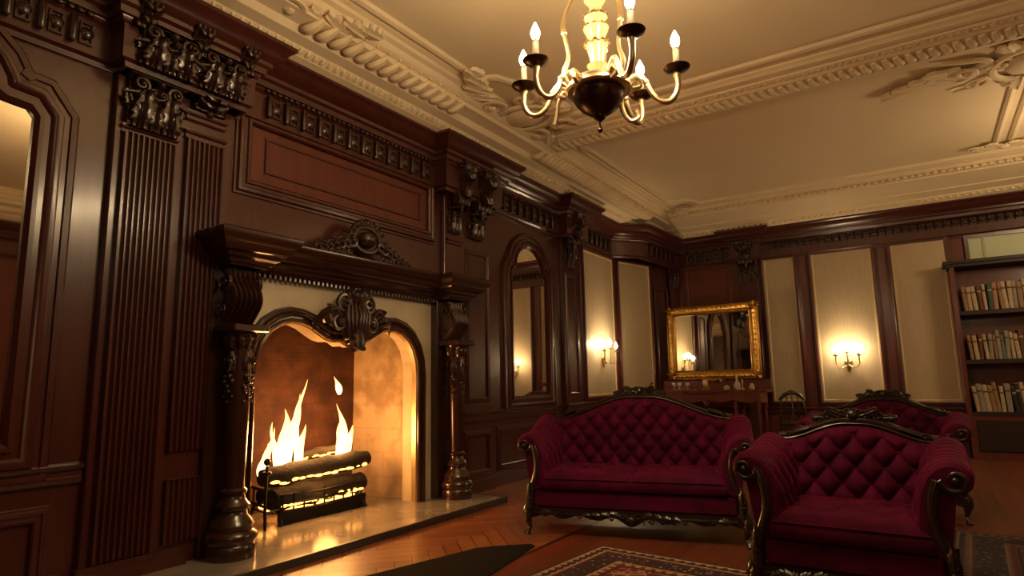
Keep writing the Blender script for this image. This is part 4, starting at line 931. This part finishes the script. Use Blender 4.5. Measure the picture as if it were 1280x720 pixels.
# ================================================================== SOFAS
def smooth01(t): t = max(0, min(1, t)); return t*t*(3-2*t)
def tuft(a, b):
    """diamond pillows: creases along a, b integer lines"""
    f = abs(math.sin(PI*a))*abs(math.sin(PI*b)); return f**.45
def sofa(name, label, cat, loc, rz, Wd, ncush, crest=.98, endh=.79, D=.74, armh=.68):
    t = thing(name, label, cat, loc, rz); hw = Wd/2
    def ch(x):                                # camel-back crest line
        q = abs(x)/(hw-.04); return endh+(crest-.03-endh)*(1-smooth01((q-.10)/.86))
    zs = .435
    # front rail
    fr_ = MB(); n = 60
    def rb(x): q = x/(hw); return .150-.030*math.cos(q*PI*3)**2-.030*math.exp(-(q/.12)**2)
    for side in (0,):
        fr_.grid(lambda a, b: (-hw+.03+a*(Wd-.06), [-.004, .004, .0, .03][min(3, int(b*3+.5))]-.0, [rb(-hw+a*Wd), .175, .19, .19][min(3, int(b*3+.5))]), n+1, 4)
        fr_.grid(lambda a, b: (-hw+.03+a*(Wd-.06), .03*b-.004*(1-b), rb(-hw+a*Wd)), n+1, 2, flip=True)
    fr_.build('front_rail', FRAMEW, t)
    cv = MB(); MFr = frame_m((0, -.006, .150), (1, 0, 0), (0, 0, 1), (0, -1, 0))
    for sg in (-1, 1):
        cv.spiral(.030, 1.4, .3, MFr @ T(sg*.05, 0, 0), a0=0, sgn=sg, tail=1.5)
        for k in range(4): cv.leaf(.085-.01*k, .022, MFr @ T(sg*(.08+.07*k), .01, 0) @ RZ(-sg*(1.3+.15*k)), ns=9, nt=5); cv.spiral(.022-.002*k, 1.2, .3, MFr @ T(sg*(.14+.075*k), -.012, 0), a0=PI, sgn=sg)
        cv.leaf(.10, .025, MFr @ T(sg*(hw-.10), .0, 0) @ RZ(sg*1.4), ns=9, nt=5); cv.spiral(.024, 1.2, .3, MFr @ T(sg*(hw-.22), 0, 0), a0=0, sgn=-sg, tail=1.3)
    cv.egg((0, -.01, .012), (.035, .025, .02), MFr); cv.tube([(-hw+.06, .004, .0), (0, .004, .002), (hw-.06, .004, 0)], .009, 6, MFr); cv.build('rail_carving', FRAMEW, t)
    MB().box(-hw+.04, hw-.04, D-.05, D, .14, .30).box(-hw+.02, -hw+.05, .02, D, .14, .30).box(hw-.05, hw-.02, .02, D, .14, .30).build('frame_rails', FRAMEW, t, smooth=0)
    # legs
    for sg in (-1, 1):
        x = sg*(hw-.015)
        MB().tube([(x, .025, .21), (x+sg*.012, .012, .175), (x+sg*.020, .004, .14), (x+sg*.012, .012, .095), (x+sg*.0, .02, .05), (x+sg*.010, .008, .022), (x+sg*.018, -.002, .0)], [.036, .040, .036, .024, .016, .017, .024], 12).leaf(.10, .022, frame_m((x+sg*.01, -.028, .185), (-1, 0, 0), (0, 0, -1), (0, -1, 0)), ns=9, nt=5).build('front_leg', FRAMEW, t)
        MB().tube([(x*.97, D-.04, .22), (x*.98, D-.01, .10), (x, D+.04, 0)], [.026, .02, .018], 10).build('back_leg', FRAMEW, t)
    # seat base
    MB().bbox(-hw+.05, hw-.05, .012, D-.05, .185, .325, .018).build('seat_base', VELVET, t)
    cw_ = (Wd-.24)/ncush
    for i in range(ncush):
        x0 = -hw+.12+i*cw_+.007; x1 = x0+cw_-.014; cu = MB(); nx, ny = 56 if ncush > 1 else 80, 44
        if ncush == 1: x0 -= .03; x1 += .03
        tx = 3 if ncush > 1 else 4
        def fn(a, b, x0=x0, x1=x1):
            x = x0+(x1-x0)*a; y = .0+(D-.16)*b; ed = min(a, 1-a)*(x1-x0); eb = min(b, 1-b)*(D-.16); e = min(ed, eb)
            rr = .035; z = zs+.028*math.sin(PI*a)**.5*math.sin(PI*b)**.5
            if e < rr: z -= rr-math.sqrt(max(0, rr*rr-(rr-e)**2))
            u = a*tx; v = b*3.0; k = 0
            for bu in range(tx*2):
                for bv in range(2):
                    pu = (bu+.5)/2 if bv == 0 else (bu+1)/2; pv = 1.05+bv*.85
                    dd = ((u-pu)*(x1-x0)/tx)**2+((v-pv)*(D-.16)/3)**2; k += math.exp(-dd/.0007)
            return (x, y, z-.030*min(k, 1)+(.006*math.sin(u*PI)*math.sin(v*PI) if e > .05 else 0))
        cu.grid(fn, nx, ny)
        # sides
        per = [(a/(nx-1), 0) for a in range(nx)]+[(1, b/(ny-1)) for b in range(1, ny)]+[(1-a/(nx-1), 1) for a in range(1, nx)]+[(0, 1-b/(ny-1)) for b in range(1, ny-1)]
        P = [fn(*p) for p in per]; cxm, cym = (x0+x1)/2, (D-.16)/2; vs = []; m_ = len(P)
        for f_, dz in ((0, 0), (.010, -.025), (.010, -.07), (0, -.10)):
            for p in P: vs.append((p[0]+(f_ if p[0] > cxm else -f_)*(1 if abs(p[0]-cxm) > (x1-x0)/2-.002 else 0), p[1]+(f_ if p[1] > cym else -f_)*(1 if abs(p[1]-cym) > cym-.002 else 0), p[2]+dz if dz > -.09 else .320))
        cu.add(vs, [(r*m_+i_, (r+1)*m_+i_, (r+1)*m_+(i_+1) % m_, r*m_+(i_+1) % m_) for r in range(3) for i_ in range(m_)]+[tuple(3*m_+i_ for i_ in range(m_))])
        # piping
        c_ = cu.build('seat_cushion', VELVET, t, smooth=75)
        pz = [(p[0], p[1]-.006 if p[1] < .01 else p[1], p[2]-.002) for p in P[:nx]]; MB().tube(pz, .0055, 6).build('piping', VELVET, c_)
        pz = [(p[0], p[1]-.004, .330) for p in P[:nx]]; MB().tube(pz, .0055, 6).build('piping', VELVET, c_)
    # backrest, tufted
    bw = hw-(.04 if ncush == 1 else .06); nu, nv = 150, 70; du = .135; dv = .16
    def bsurf(a, b, disp=True):
        x = -bw+2*bw*a; zt = ch(x)-.015; z = .32+(zt-.32)*b
        y0 = D-.17+.10*b*b*.9
        edge = min(1, (1-b)/.10, (1-abs(2*a-1))/.06); edge = max(0, edge)**.5
        u = x/du; v = (z-.44)/dv; p = tuft(u/1+v/1, u/1-v/1)*.055*edge if z > .36 else .03
        wrap = .09*max(0, (abs(x)-(bw-.20))/.20)**2          # sides wrap forward
        y = y0-p*.85-wrap*(1-b*.5)
        if b > .93: y += ((b-.93)/.07)**2*.03
        return (x, y, z)
    ba = MB(); ba.grid(bsurf, nu, nv, flip=False)
    ba.grid(lambda a, b: (-bw+2*bw*a, D-.02+.06*b, .25+(ch(-bw+2*bw*a)-.01-.25)*b), 40, 3, flip=True)
    ba.grid(lambda a, b: (lambda p: (p[0], p[1]+(D+.04-p[1])*b, p[2]))(bsurf(a, 1)), nu, 3)
    for e in (0, 1): ba.grid(lambda a, b, e=e: (lambda p: (p[0], p[1]+(D-.02+.06*a-p[1])*b, p[2]))(bsurf(e, a)), 20, 3)
    back = ba.build('backrest', VELVET, t, smooth=80)
    bt = MB()
    for i in range(-16, 17):
        for j in range(0, 9):
            x = i*du*.5; z = .44+j*dv*.5
            if (i+j) % 2: continue
            if abs(x) > bw-.06 or z > ch(x)-.05 or z < .47: continue
            b = (z-.32)/(ch(x)-.015-.32); p = bsurf((x+bw)/(2*bw), b); bt.egg((p[0], p[1]-.003, p[2]), (.012, .008, .012), I4, 7, 5)
    bt.build('buttons', VELVET, back)['kind'] = 'stuff'
    # crest rail
    n = 49; P = []; rr = []
    for i in range(n):
        x = -bw-.01+2*(bw+.01)*i/(n-1); P.append((x, D-.055+.01, ch(x)+.006)); rr.append(.020+.010*math.exp(-(x/.25)**2))
    cr = MB().tube(P, rr, 10, flat=1.3, up=(0, 1, 0)); cr.tube([(p[0], p[1]-.030, p[2]-.014) for p in P], .007, 6).build('crest_rail', FRAMEW, t)
    cc = MB(); MCr = frame_m((0, D-.055, ch(0)+.02), (1, 0, 0), (0, 0, 1), (0, -1, 0))
    cc.egg((0, .015, .01), (.035, .035, .025), MCr)
    for q in range(7): a = -1.2+2.4*q/6; cc.leaf(.062, .017, MCr @ T(.02*math.sin(a), .005, .01) @ RZ(-a), ns=9, nt=5, curl=.8)
    for sg in (-1, 1):
        for k in range(3): cc.spiral(.030-.004*k, 1.3, .32, MCr @ T(sg*(.065+.06*k), .008-.006*k, 0), a0=PI/2, sgn=-sg, tail=1.3)
        cc.leaf(.10, .026, MCr @ T(sg*.05, .012, .01) @ RZ(-sg*1.1), ns=11, nt=7, curl=.8); cc.leaf(.10, .020, MCr @ T(sg*.13, .0, .0) @ RZ(-sg*1.5), ns=11, nt=7, curl=.5)
        xe = sg*(bw-.05); Me = frame_m((xe, D-.07, ch(xe)+.01), (1, 0, 0), (0, 0, 1), (0, -1, 0))
        cc.leaf(.15, .022, Me @ RZ(sg*1.2), ns=9, nt=5); cc.spiral(.022, 1.3, .3, Me, a0=0, sgn=sg, tail=1)
    cc.tube([(p[0], p[1]-.012, p[2]+.008) for p in P[2:-2]], .009, 6).build('crest_carving', FRAMEW, t)
    # arms
    sec = [(-.105, .33), (-.108, .40), (-.106, .47), (-.098, .535), (-.080, .60), (-.050, .655), (-.010, .688), (.034, .698), (.074, .686), (.096, .655), (.098, .615), (.078, .585), (.052, .578), (.042, .57), (.034, .52), (.02, .42), (.0, .30)]
    L_ = [0]
    for i in range(1, len(sec)): L_.append(L_[-1]+math.hypot(sec[i][0]-sec[i-1][0], sec[i][1]-sec[i-1][1]))
    def spt(s_):
        s_ *= L_[-1]
        for i in range(1, len(sec)):
            if s_ <= L_[i]+1e-9:
                f = (s_-L_[i-1])/(L_[i]-L_[i-1]); p0 = sec[max(i-2, 0)]; p1 = sec[i-1]; p2 = sec[i]; p3 = sec[min(i+1, len(sec)-1)]
                def cr_(a, b, c, d): return .5*((2*b)+(-a+c)*f+(2*a-5*b+4*c-d)*f*f+(-a+3*b-3*c+d)*f**3)
                return cr_(p0[0], p1[0], p2[0], p3[0]), cr_(p0[1], p1[1], p2[1], p3[1])
        return sec[-1]
    ascale = (armh-.30)/.383
    for sg in (-1, 1):
        am = MB()
        def afn(a, b, sg=sg):
            s_ = a*.999; px, pz = spt(s_); q0 = spt(max(0, s_-.01)); q1 = spt(min(.999, s_+.01)); tx_, tz = q1[0]-q0[0], q1[1]-q0[1]; l = math.hypot(tx_, tz) or 1
            nx_, nz = -tz/l, tx_/l                        # outward normal
            y = .015+(D-.12)*b; rise = (endh-armh-.005)*smooth01((b-.25)/.75)
            lift = rise*max(0, min(1, (pz-.34)/.3))
            arc = s_*L_[-1]
            zone = max(0, min(1, min(arc/.10, (.62-arc)/.10))); e2 = min(1, b/.08, (1-b)/.05); 
            pf = tuft(y/.125+arc/.19, y/.125-arc/.19) if arc < .34 else (abs(math.sin(PI*(y/.0625)))**.5)*.55+.2
            dsp = .026*pf*zone*max(0, e2)**.5
            zz = .30+(pz-.30)*ascale
            xi = px*(1.0-.12*b)
            return (sg*(hw-.03+xi+nx_*dsp), y, zz+lift+nz*dsp)
        am.grid(afn, 90, 64, flip=(sg < 0))
        ring = [afn(i/59, 0) for i in range(60)]; c0 = (sg*(hw-.06), ring[0][1]+.002, .45)
        # front face: fan strip between inner curve and outer curve
        mlen = len(ring); vs = ring+[(p[0]*.0+(sg*(hw-.03))+(p[0]-sg*(hw-.03))*.93, p[1]-.008, .5+(p[2]-.5)*.97) for p in ring]
        am.add(vs, [(i, i+1, mlen+i+1, mlen+i) for i in range(mlen-1)])
        inner = vs[mlen:]; am.add(inner, [(i, i+1, mlen-2-i, mlen-1-i) for i in range(mlen//2-1)])
        a_ = am.build('arm', VELVET, t, smooth=80)
        # wooden arm facing: spiral then C curve down to the leg
        sx = hw-.03; path = []; rad = []; zc = .30+(.637-.30)*ascale
        for q in range(22):
            f = q/21; r = .012+.043*f; an = -PI*1.0+f*2*PI*1.25
            path.append((sg*(sx+.044+r*math.cos(-an+PI/2)), -.004, zc+r*math.sin(-an+PI/2))); rad.append(.007+.008*f)
        xe, ze = abs(path[-1][0])-sx, path[-1][2]
        for dx, z in ((-.024, .63), (-.044, .57), (-.052, .50), (-.046, .44), (-.028, .385), (-.008, .335), (.008, .29), (.010, .24), (.006, .18)):
            zz = .30+(z-.30)*ascale if z > .30 else z
            if zz < ze-.005: path.append((sg*(sx+dx), -.006, zz)); rad.append(.021 if z > .3 else .026)
        fa = MB().tube(path, rad, 10, flat=.8, up=(0, 1, 0)); fa.tube([(p[0], p[1]-.018, p[2]) for p in path[20:]], .006, 6)
        fa.leaf(.12, .02, frame_m((sg*(sx+.004), -.03, .37), (1, 0, 0), (0, 0, -1), (0, -1, 0)), ns=9, nt=5)
        for q in range(4): fa.egg((sg*(sx+.006), -.03, .34-.028*q), (.017, .012, .012), I4, 7, 5)
        fa.egg((sg*(sx+.044), -.01, zc), .016, I4); fa.build('arm_facing', FRAMEW, t)
    return t
sofa('loveseat', 'crimson tufted velvet loveseat with two cushions beside the fireplace', 'sofa', (-1.80, 4.20, 0), math.radians(14), 1.52, 2, crest=1.0, endh=.80)
sofa('armchair', 'wide crimson velvet armchair with carved crest in the right foreground', 'armchair', (-.37, 3.31, .012), math.radians(-1), .84, 1, crest=.865, endh=.745, D=.72, armh=.685)
sofa('loveseat', 'crimson tufted velvet sofa partly hidden behind the wide armchair', 'sofa', (-.37, 5.85, 0), math.radians(-3), 1.08, 2, crest=.925, endh=.76, armh=.70)

# ================================================================== RUGS, PAINTED SHADOW
def rug(label, cxy, hx, hy, rz, m):
    o = MB().box(-hx, hx, -hy, hy, 0, .010).build('rug', m, smooth=0); o.location = (cxy[0], cxy[1], 0.001); o.rotation_euler = (0, 0, rz); tag(o, label, 'rug')
    f = MB()
    for i in range(int(hx*2/.02)):
        x = -hx+.01+i*.02
        for sg in (-1, 1): f.tube([(x, sg*hy, .006), (x+jit(.006), sg*(hy+.03), .003)], .0022, 4)
    f.build('fringe', mat('rug_fringe', (.12, .07, .04), .9), o)['kind'] = 'stuff'
    return o
rug('red and cream patterned oriental rug in front of the loveseat', (-1.10, 2.85), .92, 1.02, math.radians(-5.5), rug_mat('rug_red', .92, 1.02, (.15, .018, .016), (.035, .014, .018), (.40, .26, .15), 15))
rug('dark patterned rug behind and right of the armchair', (1.35, 4.10), 1.36, 1.36, math.radians(-3), rug_mat('rug_dark', 1.36, 1.36, (.06, .012, .012), (.018, .010, .014), (.12, .075, .05), 13))
tag(MB().prism([(-2.95, 2.10), (-2.19, 2.35), (-2.20, 3.07), (-2.31, 3.74), (-2.36, 3.77), (-2.54, 3.60), (-2.62, 3.50), (-2.80, 2.76)], .001, .007).build('floor_shadow_sheet', mat('painted_shadow', (.011, .008, .006), 1.0, spec=.1), smooth=0), 'dark sheet painted as a shadow on the parquet in front of the hearth', 'painted shadow')  # shadow on the floor, modelled as a thin dark sheet
